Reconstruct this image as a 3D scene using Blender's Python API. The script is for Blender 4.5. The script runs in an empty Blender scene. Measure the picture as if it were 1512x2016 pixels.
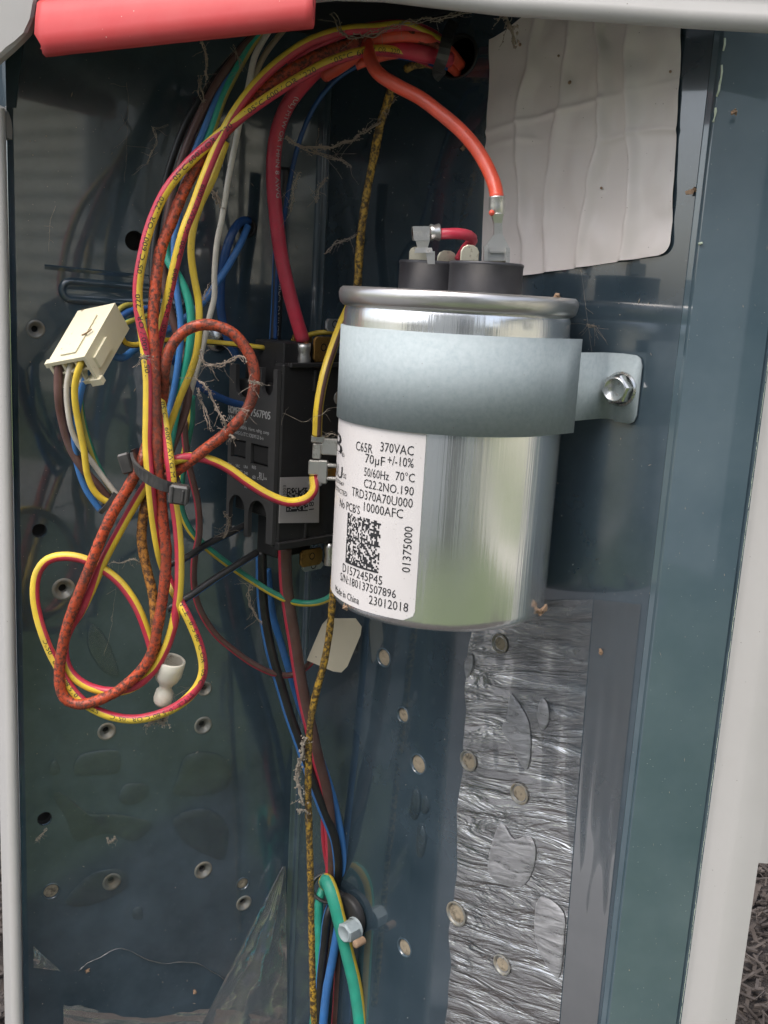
import bpy, bmesh, math, random
from mathutils import Vector as V, Matrix, noise
R_ = math.radians
S = 0.001                       # the numbers below are millimetres
sc = bpy.context.scene
COL = sc.collection
rnd = random.Random(7)

# ---------------------------------------------------------------- camera
FPX, CX, CY = 2000.0, 756.0, 1008.0
CAMZ = 900.0
PITCH, ROLL = R_(11.9), R_(3.3)
CAM = V((0, 0, CAMZ))
Fw = V((0, math.cos(PITCH), -math.sin(PITCH)))
U0 = V((0, math.sin(PITCH), math.cos(PITCH)))
R0 = V((1, 0, 0))
Rt = R0*math.cos(ROLL) + U0*math.sin(ROLL)
Up = -R0*math.sin(ROLL) + U0*math.cos(ROLL)
cd = bpy.data.cameras.new('camera')
cam = bpy.data.objects.new('camera', cd)
COL.objects.link(cam)
cd.sensor_fit = 'VERTICAL'; cd.sensor_height = 24.0; cd.lens = 24.0*FPX/2016.0
cd.clip_start = 0.01; cd.clip_end = 500
cam.matrix_world = Matrix(((Rt.x, Up.x, -Fw.x, CAM.x*S), (Rt.y, Up.y, -Fw.y, CAM.y*S), (Rt.z, Up.z, -Fw.z, CAM.z*S), (0, 0, 0, 1)))
sc.camera = cam

# ---------------------------------------------------------------- world, sun, exposure
SUN_EL, SUN_ROT = R_(60), R_(225)
w = bpy.data.worlds.new('World'); sc.world = w; w.use_nodes = True
nt = w.node_tree; nt.nodes.clear()
sky = nt.nodes.new('ShaderNodeTexSky'); sky.sky_type = 'NISHITA'; sky.sun_disc = False
sky.sun_elevation = SUN_EL; sky.sun_rotation = SUN_ROT; sky.dust_density = 4.0; sky.air_density = 1.0; sky.ozone_density = 1.0
hs = nt.nodes.new('ShaderNodeHueSaturation'); hs.inputs['Saturation'].default_value = 0.60
bg = nt.nodes.new('ShaderNodeBackground'); bg.inputs['Strength'].default_value = 0.15
wo = nt.nodes.new('ShaderNodeOutputWorld')
nt.links.new(sky.outputs[0], hs.inputs['Color']); nt.links.new(hs.outputs[0], bg.inputs[0]); nt.links.new(bg.outputs[0], wo.inputs[0])
sl = bpy.data.lights.new('sun', 'SUN'); sl.energy = 0.8; sl.angle = R_(50); sl.color = (1.0, 0.96, 0.92)
so = bpy.data.objects.new('sun', sl); COL.objects.link(so)
# direction towards the sun: behind the photographer's left shoulder, high
sd = V((math.sin(SUN_ROT)*math.cos(SUN_EL), math.cos(SUN_ROT)*math.cos(SUN_EL), math.sin(SUN_EL)))
so.rotation_euler = sd.to_track_quat('Z', 'Y').to_euler()
sc.view_settings.view_transform = 'Standard'; sc.view_settings.look = 'None'
sc.view_settings.gamma = 1.0; sc.view_settings.use_curve_mapping = False
sc.view_settings.exposure = 1.12
try:
    sc.cycles.max_bounces = 10; sc.cycles.transparent_max_bounces = 12
except Exception: pass

# ---------------------------------------------------------------- geometry of the place
def ray(px, py):
    return Fw + Rt*((px-CX)/FPX) - Up*((py-CY)/FPX)
def hitp(px, py, p0, n):
    v = ray(px, py); return CAM + v*((p0-CAM).dot(n)/v.dot(n))
def aty(px, py, Y):
    v = ray(px, py); return CAM + v*(Y/v.y)
def depth(p): return (p-CAM).dot(Fw)

CR = 31.5
c0 = CAM + ray(880, 900)*292.0
CX0, CY0 = c0.x, c0.y                       # axis of the capacitor
PHI = R_(45)
WN = V((-math.cos(PHI), -math.sin(PHI), 0))  # side wall normal, into the box
WD = V((-math.sin(PHI), math.cos(PHI), 0))   # along the side wall, away from the camera
WP = V((CX0, CY0, CAMZ)) - WN*(CR+1.2)
def wall(px, py, off=0.0): return hitp(px, py, WP+WN*off, WN)
CORNER = wall(607, 1008); CORNER.z = CAMZ
B = R_(60)
BD = V((-math.sin(B), -math.cos(B), 0))      # along the back panel, to the left and closer
BN = V((math.cos(B), -math.sin(B), 0))
def back(px, py, off=0.0): return hitp(px, py, CORNER+BN*off, BN)

# ---------------------------------------------------------------- materials
def nodes(m):
    m.use_nodes = True
    return m.node_tree, m.node_tree.nodes['Principled BSDF']
def mat(name, col, rough=0.5, metal=0.0, coat=0.0, spec=0.5, dirt=None, bump=None, rvar=0.0, stretch=None, sss=0.0, alpha=1.0, cvar=None, dust=None, trans=0.0, dust2=None, cior=1.5):
    """dirt = (colour, scale, threshold, softness), bump = (scale, strength mm), dust = (colour, amount, scale)"""
    m = bpy.data.materials.new(name); t, b = nodes(m)
    N, L = t.nodes, t.links
    tc = N.new('ShaderNodeTexCoord')
    co = tc.outputs['Object']
    if stretch:
        mp = N.new('ShaderNodeMapping'); mp.inputs['Scale'].default_value = stretch
        L.new(co, mp.inputs['Vector']); cs = mp.outputs[0]
    else: cs = co
    def noi(scale, det=4, rough_=0.6, vec=None):
        n = N.new('ShaderNodeTexNoise'); n.inputs['Scale'].default_value = scale; n.inputs['Detail'].default_value = det
        n.inputs['Roughness'].default_value = rough_; L.new(vec or cs, n.inputs['Vector']); return n.outputs['Fac']
    def ramp(f, a, c):
        r = N.new('ShaderNodeMapRange'); r.inputs['From Min'].default_value = a; r.inputs['From Max'].default_value = c
        L.new(f, r.inputs['Value']); return r.outputs[0]
    def mix(f, a, c):
        x = N.new('ShaderNodeMix'); x.data_type = 'RGBA'
        if isinstance(f, float): x.inputs[0].default_value = f
        else: L.new(f, x.inputs[0])
        for k, s in ((6, a), (7, c)):
            if isinstance(s, tuple): x.inputs[k].default_value = (*s[:3], 1)
            else: L.new(s, x.inputs[k])
        return x.outputs[2]
    c = tuple(col)
    if cvar: c = mix(ramp(noi(cvar[1]), 0.3, 0.7), c, cvar[0])
    rg = None
    if dirt:
        f = ramp(noi(dirt[1], 6, 0.7), dirt[2], dirt[2]+dirt[3])
        c = mix(f, c, dirt[0]); rg = f
    if dust:
        f0 = ramp(noi(dust[2], 5, 0.65, co), 0.25, 0.8)
        mu = N.new('ShaderNodeMath'); mu.operation = 'MULTIPLY'; mu.inputs[1].default_value = dust[1]; L.new(f0, mu.inputs[0])
        c = mix(mu.outputs[0], c, dust[0])
    if dust2:     # fine pale specks
        vo = N.new('ShaderNodeTexVoronoi'); vo.inputs['Scale'].default_value = dust2[0]; L.new(co, vo.inputs['Vector'])
        f1 = ramp(vo.outputs['Distance'], dust2[1], dust2[1]*0.5)
        c = mix(f1, c, dust2[2])
    if isinstance(c, tuple): b.inputs['Base Color'].default_value = (*c[:3], 1)
    else: L.new(c, b.inputs['Base Color'])
    b.inputs['Roughness'].default_value = rough
    if rvar or rg is not None:
        rr = N.new('ShaderNodeMath'); rr.operation = 'MULTIPLY_ADD'
        L.new(rg if rg is not None else noi(120), rr.inputs[0]); rr.inputs[1].default_value = rvar if rvar else 0.35; rr.inputs[2].default_value = rough
        L.new(rr.outputs[0], b.inputs['Roughness'])
    b.inputs['Metallic'].default_value = metal
    b.inputs['Specular IOR Level'].default_value = spec
    b.inputs['Coat Weight'].default_value = coat; b.inputs['Coat Roughness'].default_value = 0.05; b.inputs['Coat IOR'].default_value = cior
    if sss:
        b.inputs['Subsurface Weight'].default_value = sss; b.inputs['Subsurface Radius'].default_value = (0.004, 0.004, 0.003)
    b.inputs['Alpha'].default_value = alpha
    b.inputs['Transmission Weight'].default_value = trans
    if bump:
        bs = bump if isinstance(bump, list) else [bump]
        prev = None
        for s_, d_ in bs:
            bp = N.new('ShaderNodeBump'); bp.inputs['Distance'].default_value = d_*S; bp.inputs['Strength'].default_value = 1.0
            L.new(noi(s_, 3), bp.inputs['Height'])
            if prev: L.new(prev, bp.inputs['Normal'])
            prev = bp.outputs[0]
        L.new(prev, b.inputs['Normal'])
    return m

M = {}
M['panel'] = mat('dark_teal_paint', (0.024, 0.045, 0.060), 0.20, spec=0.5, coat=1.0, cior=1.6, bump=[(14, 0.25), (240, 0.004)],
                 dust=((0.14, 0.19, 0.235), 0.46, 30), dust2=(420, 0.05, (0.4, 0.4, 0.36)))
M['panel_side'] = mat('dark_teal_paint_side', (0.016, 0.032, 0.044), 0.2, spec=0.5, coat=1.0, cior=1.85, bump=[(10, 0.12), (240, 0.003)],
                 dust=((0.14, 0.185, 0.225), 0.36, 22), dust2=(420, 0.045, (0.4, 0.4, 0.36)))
M['post'] = mat('teal_paint_sky_sheen', (0.034, 0.068, 0.090), 0.25, spec=0.5, coat=1.0, cior=2.0, bump=[(9, 0.6)], dust=((0.22, 0.27, 0.29), 0.40, 14),
                dust2=(500, 0.05, (0.5, 0.55, 0.5)))  # base and haze lightened in place of reflected sky
M['darksheet'] = mat('dark_sheet', (0.02, 0.022, 0.024), 0.6)
M['rim'] = mat('pale_grey_enamel', (0.43, 0.42, 0.405), 0.38, spec=0.5, bump=(60, 0.05), dust=((0.37, 0.36, 0.34), 0.6, 40), dust2=(300, 0.06, (0.2, 0.19, 0.17)))
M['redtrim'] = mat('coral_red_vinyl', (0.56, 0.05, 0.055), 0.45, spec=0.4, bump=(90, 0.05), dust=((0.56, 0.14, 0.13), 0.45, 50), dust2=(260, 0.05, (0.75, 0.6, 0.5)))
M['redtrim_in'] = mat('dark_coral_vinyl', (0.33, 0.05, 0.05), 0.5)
M['hole'] = mat('painted_hole_shade', (0.012, 0.011, 0.010), 0.9)  # near-black colour stands in for the unlit depth of holes
M['dimple'] = mat('dimple_bare_metal', (0.22, 0.22, 0.20), 0.4, metal=0.3, dirt=((0.30, 0.24, 0.16), 300, 0.45, 0.2), dust=((0.3, 0.3, 0.28), 0.4, 200))
M['fill'] = mat('tan_insulation', (0.30, 0.25, 0.18), 0.85, dirt=((0.10, 0.085, 0.065), 350, 0.5, 0.15), bump=(500, 0.3))
M['alu'] = mat('bright_aluminium', (0.90, 0.90, 0.90), 0.10, metal=0.90, rvar=0.22, stretch=(1, 1, 0.02), bump=(900, 0.09), dust=((0.60, 0.60, 0.60), 0.35, 60), dust2=(500, 0.04, (0.8, 0.8, 0.78)))
M['alurim'] = mat('rolled_aluminium', (0.60, 0.59, 0.58), 0.28, metal=0.85, bump=(300, 0.03), dust=((0.40, 0.37, 0.34), 0.5, 90))
M['zinc'] = mat('galvanised_steel', (0.37, 0.42, 0.435), 0.58, metal=0.10, spec=0.3, rvar=0.10, cvar=((0.29, 0.345, 0.36), 700), bump=(900, 0.02), dust=((0.34, 0.38, 0.39), 0.40, 300), dust2=(260, 0.04, (0.22, 0.19, 0.16)))
M['zincbolt'] = mat('bright_zinc', (0.60, 0.60, 0.58), 0.24, metal=1.0, dirt=((0.20, 0.17, 0.14), 350, 0.58, 0.1), bump=(500, 0.05))
M['tin'] = mat('tinned_brass', (0.66, 0.65, 0.62), 0.30, metal=0.85, dirt=((0.30, 0.28, 0.25), 260, 0.55, 0.15), bump=(350, 0.08))
M['nickel'] = mat('nickel_tab', (0.62, 0.58, 0.46), 0.35, metal=0.7, dirt=((0.25, 0.21, 0.14), 420, 0.55, 0.1))
M['brass'] = mat('tarnished_brass', (0.42, 0.24, 0.07), 0.4, metal=0.8, dirt=((0.14, 0.08, 0.03), 260, 0.5, 0.2))
M['copper'] = mat('copper_strands', (0.60, 0.25, 0.13), 0.4, metal=0.9)
M['blackplastic'] = mat('black_plastic', (0.022, 0.022, 0.023), 0.42, spec=0.3, bump=(600, 0.01), dust=((0.11, 0.10, 0.09), 0.14, 60), dust2=(480, 0.05, (0.3, 0.28, 0.24)))
M['greyplastic'] = mat('charcoal_plastic', (0.048, 0.048, 0.049), 0.5, spec=0.4, dust=((0.11, 0.10, 0.09), 0.22, 90))
M['tie'] = mat('black_nylon', (0.022, 0.022, 0.024), 0.36, bump=(300, 0.02), dust=((0.2, 0.19, 0.17), 0.35, 160))
M['capblack'] = mat('black_terminal_cup', (0.016, 0.016, 0.020), 0.38, spec=0.5, dust=((0.17, 0.17, 0.18), 0.3, 60))
M['whitelabel'] = mat('white_label', (0.64, 0.61, 0.60), 0.35, spec=0.5, dust=((0.50, 0.47, 0.45), 0.45, 40), dust2=(560, 0.10, (0.42, 0.38, 0.36)))
M['sticker'] = mat('aged_white_sticker', (0.72, 0.66, 0.62), 0.42, spec=0.4, dust=((0.60, 0.54, 0.50), 0.5, 25), dust2=(300, 0.045, (0.2, 0.15, 0.11)), bump=[(60, 0.25), (200, .04)])
M['ghost'] = mat('faded_ink', (0.42, 0.39, 0.37), 0.5)
M['ink'] = mat('black_ink', (0.02, 0.02, 0.022), 0.5)
M['silverink'] = mat('silver_ink', (0.50, 0.50, 0.50), 0.5)
M['ivory'] = mat('ivory_nylon', (0.66, 0.61, 0.44), 0.38, sss=0.25, dirt=((0.20, 0.15, 0.08), 170, 0.62, 0.05), dust=((0.48, 0.43, 0.32), 0.35, 60))
M['whiteplastic'] = mat('milky_plastic', (0.66, 0.63, 0.54), 0.32, sss=0.25, dust=((0.42, 0.38, 0.30), 0.4, 120))
M['tag'] = mat('cream_card', (0.64, 0.57, 0.45), 0.5, dust=((0.5, 0.44, 0.35), 0.5, 60))
M['web'] = mat('dusty_web', (0.27, 0.22, 0.175), 0.9)
M['webpale'] = mat('pale_web', (0.30, 0.26, 0.21), 0.85)
M['mud'] = mat('dry_mud', (0.38, 0.25, 0.16), 0.9, bump=(400, 0.4), cvar=((0.20, 0.13, 0.08), 250))
M['chip'] = mat('paint_chip', (0.55, 0.62, 0.48), 0.6)
# insulation colours
def wmat(name, col, r=0.38, dirt=None, dust=0.32):
    return mat(name, col, r, spec=0.4, dirt=dirt, cvar=(tuple(0.68*c+0.012 for c in col), 130), bump=(450, 0.07), dust=(tuple(0.5*c+0.15 for c in col), dust, 160), dust2=(650, 0.09, (0.14, 0.10, 0.06)))
M['wy'] = wmat('yellow_pvc', (0.80, 0.56, 0.035))
M['wyd'] = mat('soiled_yellow_pvc', (0.62, 0.36, 0.03), 0.4, dirt=((0.06, 0.038, 0.016), 760, 0.42, 0.13), bump=(600, 0.18), cvar=((0.30, 0.19, 0.05), 60))
M['wr'] = wmat('crimson_pvc', (0.52, 0.018, 0.05))
M['wred'] = wmat('red_pvc', (0.62, 0.028, 0.065), 0.34)
M['wor'] = wmat('orange_red_pvc', (0.80, 0.085, 0.035), 0.3)
M['wod'] = mat('soiled_orange_pvc', (0.66, 0.085, 0.022), 0.42, dirt=((0.085, 0.03, 0.02), 800, 0.45, 0.13), bump=(600, 0.15), cvar=((0.12, 0.03, 0.018), 26))
M['wodd'] = mat('dark_soiled_orange_pvc', (0.42, 0.075, 0.025), 0.45, dirt=((0.09, 0.038, 0.024), 150, 0.42, 0.12), bump=(450, 0.15))
M['wocd'] = mat('soiled_ochre_pvc', (0.40, 0.17, 0.03), 0.42, dirt=((0.06, 0.025, 0.012), 700, 0.42, 0.14), bump=(450, 0.12))
M['wbl'] = wmat('blue_pvc', (0.035, 0.19, 0.52))
M['wbld'] = wmat('deep_blue_pvc', (0.015, 0.075, 0.24), 0.25, dust=0.1)
M['wg'] = wmat('green_pvc', (0.01, 0.24, 0.15))
M['wgb'] = wmat('turquoise_green_pvc', (0.015, 0.40, 0.27), 0.4)
M['wbr'] = wmat('brown_pvc', (0.11, 0.045, 0.035))
M['wk'] = wmat('black_pvc', (0.013, 0.013, 0.014), 0.35, dust=0.12)
M['ww'] = wmat('white_pvc', (0.62, 0.58, 0.50))
M['wtan'] = wmat('tan_pvc', (0.30, 0.24, 0.15))
M['wyk'] = wmat('dull_yellow_pvc', (0.42, 0.36, 0.05))

def film_mat(name, tint, gloss, rough, bscale, bdist, stretch=(1, 1, 1), fk=1.0, wave=None, dcol=(0.30, 0.29, 0.28)):
    m = bpy.data.materials.new(name); m.use_nodes = True; t = m.node_tree; N, L = t.nodes, t.links; N.clear()
    o = N.new('ShaderNodeOutputMaterial'); tr = N.new('ShaderNodeBsdfTransparent'); gl = N.new('ShaderNodeBsdfGlossy')
    df = N.new('ShaderNodeBsdfDiffuse'); df.inputs[0].default_value = (*dcol, 1)
    gl.inputs['Roughness'].default_value = rough; gl.inputs['Color'].default_value = (0.9, 0.9, 0.9, 1)
    mx = N.new('ShaderNodeMixShader'); mx2 = N.new('ShaderNodeMixShader')
    tc = N.new('ShaderNodeTexCoord'); mp = N.new('ShaderNodeMapping'); mp.inputs['Scale'].default_value = stretch
    n = N.new('ShaderNodeTexNoise'); n.inputs['Scale'].default_value = bscale; n.inputs['Detail'].default_value = 4
    L.new(tc.outputs['Object'], mp.inputs[0]); L.new(mp.outputs[0], n.inputs['Vector'])
    if wave:    # wavy reflection put in as ripples along the wall, climbing towards the room
        d1 = N.new('ShaderNodeVectorMath'); d1.operation = 'DOT_PRODUCT'; d1.inputs[1].default_value = (-WD.x, -WD.y, 0)
        d2 = N.new('ShaderNodeVectorMath'); d2.operation = 'DOT_PRODUCT'; d2.inputs[1].default_value = (WD.x*wave[0]*wave[1], WD.y*wave[0]*wave[1], wave[1])
        cb = N.new('ShaderNodeCombineXYZ'); n.inputs['Distortion'].default_value = 0.7; n.inputs['Roughness'].default_value = 0.58
        for d_ in (d1, d2): L.new(tc.outputs['Object'], d_.inputs[0])
        L.new(d1.outputs['Value'], cb.inputs[0]); L.new(d2.outputs['Value'], cb.inputs[1]); L.new(cb.outputs[0], n.inputs['Vector'])
    b = N.new('ShaderNodeBump'); b.inputs['Distance'].default_value = bdist*S; L.new(n.outputs[0], b.inputs['Height']); L.new(b.outputs[0], gl.inputs['Normal']); L.new(b.outputs[0], df.inputs['Normal'])
    mr = N.new('ShaderNodeMapRange'); mr.name = 'tint'; mr.inputs['From Min'].default_value = 0.35; mr.inputs['From Max'].default_value = 0.70
    mr.inputs['To Min'].default_value = tint*0.4; mr.inputs['To Max'].default_value = tint*1.5; L.new(n.outputs[0], mr.inputs[0])
    L.new(mr.outputs[0], mx2.inputs[0])
    fr = N.new('ShaderNodeFresnel'); fr.inputs[0].default_value = 1.5; ad = N.new('ShaderNodeMath'); ad.operation = 'MULTIPLY_ADD'; ad.inputs[1].default_value = fk; ad.inputs[2].default_value = gloss
    L.new(fr.outputs[0], ad.inputs[0]); L.new(ad.outputs[0], mx.inputs[0])
    L.new(tr.outputs[0], mx.inputs[1]); L.new(gl.outputs[0], mx.inputs[2])
    L.new(mx.outputs[0], mx2.inputs[1]); L.new(df.outputs[0], mx2.inputs[2]); L.new(mx2.outputs[0], o.inputs[0])
    return m
M['film'] = film_mat('clear_film', 0.012, 0.0, 0.10, 60, 0.15, fk=0.25)
M['filmwavy'] = film_mat('film_wavy_reflection', 0.30, 0.03, 0.26, 34, 2.6, fk=1.0, wave=(0.25, 5.5), dcol=(0.15, 0.15, 0.155))
ft = M['filmwavy'].node_tree.nodes['tint']; ft.inputs['To Min'].default_value = 0.02; ft.inputs['To Max'].default_value = 0.75  # tint bands paint a wavy grey reflection into the film colour
M['filmplain'] = film_mat('film_grey_reflection', 0.38, 0.0, 0.30, 20, 0.15, fk=0.7, dcol=(0.10, 0.105, 0.11))  # grey diffuse stands in for the reflected ground
M['bubble'] = film_mat('raised_film', 0.07, 0.0, 0.10, 90, 1.6, fk=0.6, dcol=(0.24, 0.30, 0.31))
M['bubblegrey'] = film_mat('raised_grey_film', 0.60, 0.06, 0.35, 110, 0.8, wave=(0.2, 4), dcol=(0.40, 0.40, 0.41))
M['tornfilm'] = film_mat('creased_clear_film', 0.20, 0.05, 0.22, 110, 1.4)

# ---------------------------------------------------------------- object helpers
WL = {}
def tag(o, label=None, cat=None, group=None, kind=None):
    if label: o['label'] = label
    if cat: o['category'] = cat
    if group: o['group'] = group
    if kind: o['kind'] = kind
    return o
def thing(name, label, cat, p, group=None):
    o = bpy.data.objects.new(name, None); COL.objects.link(o); o.empty_display_size = 0.01
    o.location = p*S; WL[o] = p.copy()
    return tag(o, label, cat, group)
class MB:
    def __init__(s): s.v = []; s.f = []; s.m = []; s.sm = []
    def add(s, vs, fs, mi=0, smooth=False):
        k = len(s.v); s.v += [V(x) for x in vs]
        for f in fs: s.f.append([i+k for i in f]); s.m.append(mi); s.sm.append(smooth)
    def hull(s, pts, mi=0, smooth=False):
        bm = bmesh.new()
        for p in pts: bm.verts.new(p)
        r = bmesh.ops.convex_hull(bm, input=bm.verts)
        bmesh.ops.dissolve_limit(bm, angle_limit=0.01, verts=bm.verts, edges=bm.edges)
        bm.verts.index_update()
        vs = [v for v in bm.verts if v.link_faces]
        ix = {v: i for i, v in enumerate(vs)}
        s.add([v.co.copy() for v in vs], [[ix[v] for v in f.verts] for f in bm.faces], mi, smooth)
        bm.free()
    def box(s, c, ax, ay, az, dx, dy, dz, bev=0.25, mi=0):
        pts = []
        b = min(bev, dx*0.4, dy*0.4, dz*0.4)
        for i in (-1, 1):
            for j in (-1, 1):
                for k in (-1, 1):
                    for q in range(3):
                        e = [dx/2, dy/2, dz/2]
                        for z in range(3):
                            if z != q: e[z] -= b
                        pts.append(c + ax*(i*e[0]) + ay*(j*e[1]) + az*(k*e[2]))
        s.hull(pts, mi)
    def lathe(s, o, ax, prof, n=32, mi=0, smooth=True, a0=0, a1=2*math.pi, ref=None):
        """prof: [(r, h)] revolved round ax through o"""
        ax = ax.normalized(); u = ref if ref else ax.orthogonal().normalized(); v = ax.cross(u)
        full = abs(a1-a0-2*math.pi) < 1e-6; cnt = n if full else n+1
        vs = []
        for r, h in prof:
            for i in range(cnt):
                a = a0+(a1-a0)*i/n; vs.append(o + ax*h + u*(r*math.cos(a)) + v*(r*math.sin(a)))
        fs = []
        for j in range(len(prof)-1):
            for i in range(n):
                i2 = (i+1) % cnt; a, b = j*cnt+i, j*cnt+i2
                fs.append([a, b, b+cnt, a+cnt])
        s.add(vs, fs, mi, smooth)
    def prism(s, poly, ax, h, mi=0, bev=0.0):
        """poly: list of 3D points in a plane, extruded by ax*h"""
        n = len(poly); c = sum(poly, V((0, 0, 0)))/n
        rings = [poly]
        if bev:
            ins = [p+(c-p).normalized()*bev for p in poly]
            rings = [poly, [p+ax*(h-bev) for p in poly], [p+ax*h for p in ins]]
        else: rings = [poly, [p+ax*h for p in poly]]
        vs = [p for r in rings for p in r]; fs = [list(range(n))[::-1]]
        for k in range(len(rings)-1):
            for i in range(n): j = (i+1) % n; fs.append([k*n+i, k*n+j, (k+1)*n+j, (k+1)*n+i])
        fs.append([(len(rings)-1)*n+i for i in range(n)])
        s.add(vs, fs, mi)
    def build(s, name, mats, parent=None, origin=None, fixn=True):
        if origin is None:
            if parent is not None: origin = WL[parent]
            else:
                c = sum(s.v, V((0, 0, 0)))/max(1, len(s.v)); origin = V((c.x, c.y, min(p.z for p in s.v)))
        me = bpy.data.meshes.new(name)
        me.from_pydata([(p-origin)*S for p in s.v], [], s.f)
        if not isinstance(mats, (list, tuple)): mats = [mats]
        for m in mats: me.materials.append(m)
        me.polygons.foreach_set('material_index', s.m); me.polygons.foreach_set('use_smooth', s.sm)
        if fixn:
            bm = bmesh.new(); bm.from_mesh(me); bmesh.ops.recalc_face_normals(bm, faces=bm.faces); bm.to_mesh(me); bm.free()
        me.update()
        o = bpy.data.objects.new(name, me); COL.objects.link(o)
        if parent is not None: o.parent = parent; WL[o] = origin.copy(); o.location = (origin-WL[parent])*S
        else: o.location = origin*S; WL[o] = origin.copy()
        return o

def spread(pts):
    """fills missing third values of (px, py[, Y]) by linear interpolation"""
    ks = [i for i, p in enumerate(pts) if len(p) > 2]; out = []
    for i, p in enumerate(pts):
        lo = max([k for k in ks if k <= i], default=ks[0]); hi = min([k for k in ks if k >= i], default=ks[-1])
        if hi == lo: Y = pts[lo][2]
        else: Y = pts[lo][2]+(pts[hi][2]-pts[lo][2])*(i-lo)/(hi-lo)
        out.append(aty(p[0], p[1], Y))
    return out
def smooth_path(P, step=1.4):
    n = len(P); Q = []
    if n == 2: P = [P[0], (P[0]+P[1])/2, P[1]]; n = 3
    for i in range(n-1):
        p0 = P[i-1] if i else P[0]*2-P[1]; p1, p2 = P[i], P[i+1]; p3 = P[i+2] if i+2 < n else P[-1]*2-P[-2]
        d1 = max((p1-p0).length, .01)**.5; d2 = max((p2-p1).length, .01)**.5; d3 = max((p3-p2).length, .01)**.5
        m1 = (p2-p1) + ((p1-p0)/d1 - (p2-p0)/(d1+d2))*d2
        m2 = (p2-p1) + ((p3-p2)/d3 - (p3-p1)/(d2+d3))*d2
        k = max(2, int((p2-p1).length/0.7))
        for j in range(k):
            t = j/k; t2 = t*t; t3 = t2*t
            Q.append(p1*(2*t3-3*t2+1)+m1*(t3-2*t2+t)+p2*(-2*t3+3*t2)+m2*(t3-t2))
    Q.append(P[-1])
    # light smoothing, then resample
    for _ in range(3): Q = [Q[0]]+[(Q[i-1]+Q[i]*2+Q[i+1])/4 for i in range(1, len(Q)-1)]+[Q[-1]]
    out = [Q[0]]; acc = 0
    for i in range(1, len(Q)):
        acc += (Q[i]-Q[i-1]).length
        if acc >= step: out.append(Q[i]); acc = 0
    if (out[-1]-Q[-1]).length > .3: out.append(Q[-1])
    return out
def frames(Q):
    fr = []
    for i, p in enumerate(Q):
        t = (Q[min(i+1, len(Q)-1)]-Q[max(i-1, 0)]).normalized()
        view = (CAM-p).normalized()
        s_ = t.cross(view)
        if s_.length < 0.15 and fr: s_ = fr[-1][1]
        s_.normalize()
        if fr and s_.dot(fr[-1][1]) < -0.2: s_ = -s_
        fr.append((t, s_, s_.cross(t)))
    return fr
def sweep(mb, Q, r, n=14, stripe=None, twist=(0, 0), wob=0.0, seed=0):
    """stripe: (from, to) degrees measured from the side that faces the room"""
    fr = frames(Q); s0 = 0; vs = []
    for i, p in enumerate(Q):
        if i: s0 += (p-Q[i-1]).length
        t, a, f = fr[i]; tw = R_(twist(i) if callable(twist) else twist[0]+twist[1]*s0)
        rr = r(s0) if callable(r) else r
        if wob: rr *= 1+wob*noise.noise(V((s0*0.35, seed*7.1, 0)))
        for k in range(n):
            an = 2*math.pi*k/n+tw
            vs.append(p + f*(rr*math.cos(an)) + a*(rr*math.sin(an)))
    base = len(mb.v); mb.v += vs
    for i in range(len(Q)-1):
        for k in range(n):
            k2 = (k+1) % n; mi = 0
            if stripe:
                an = (360*(k+.5)/n) % 360
                lo, hi = stripe
                if (an-lo) % 360 < (hi-lo): mi = 1
            mb.f.append([base+i*n+k, base+i*n+k2, base+(i+1)*n+k2, base+(i+1)*n+k]); mb.m.append(mi); mb.sm.append(True)
    for e, flip in ((0, True), (len(Q)-1, False)):
        f = [base+e*n+k for k in range(n)]
        mb.f.append(f[::-1] if flip else f); mb.m.append(0); mb.sm.append(False)
WIREQ = {}
def wire(name, pts, wpx, mats, label=None, cat='wire', group=None, parent=None, stripe=None, twist=(0, 0), wob=0.03, key=None, raw=False, tw=None):
    """wpx: width in photo pixels, turned into a real radius at the wire's mean distance"""
    P = pts if raw else spread(pts); Q = smooth_path(P)
    d = sum(depth(p) for p in Q)/len(Q); r = wpx/2*d/FPX
    if tw:      # [(control point, degrees)]: where the stripe faces along the wire
        ks = []; j = 0
        for i, d_ in tw:
            i = min(i, len(P)-1)
            j = min(range(j, len(Q)), key=lambda q: (Q[q]-P[i]).length if q-j < 220 else 1e9); ks.append((j, d_))
        def twist(i):
            if i <= ks[0][0]: return ks[0][1]
            for (a, x), (b, y) in zip(ks, ks[1:]):
                if i <= b: return x+(y-x)*(i-a)/max(1, b-a)
            return ks[-1][1]
    mb = MB(); sweep(mb, Q, r, 20, stripe, twist, wob, seed=len(WIREQ))
    if parent is None:
        org = min(Q, key=lambda p: p.z).copy()
        o = mb.build(name, mats, None, org, fixn=False); tag(o, label, cat, group)
    else: o = mb.build(name, mats, parent, fixn=False)
    WIREQ[key or len(WIREQ)] = (Q, r); return o

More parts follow.
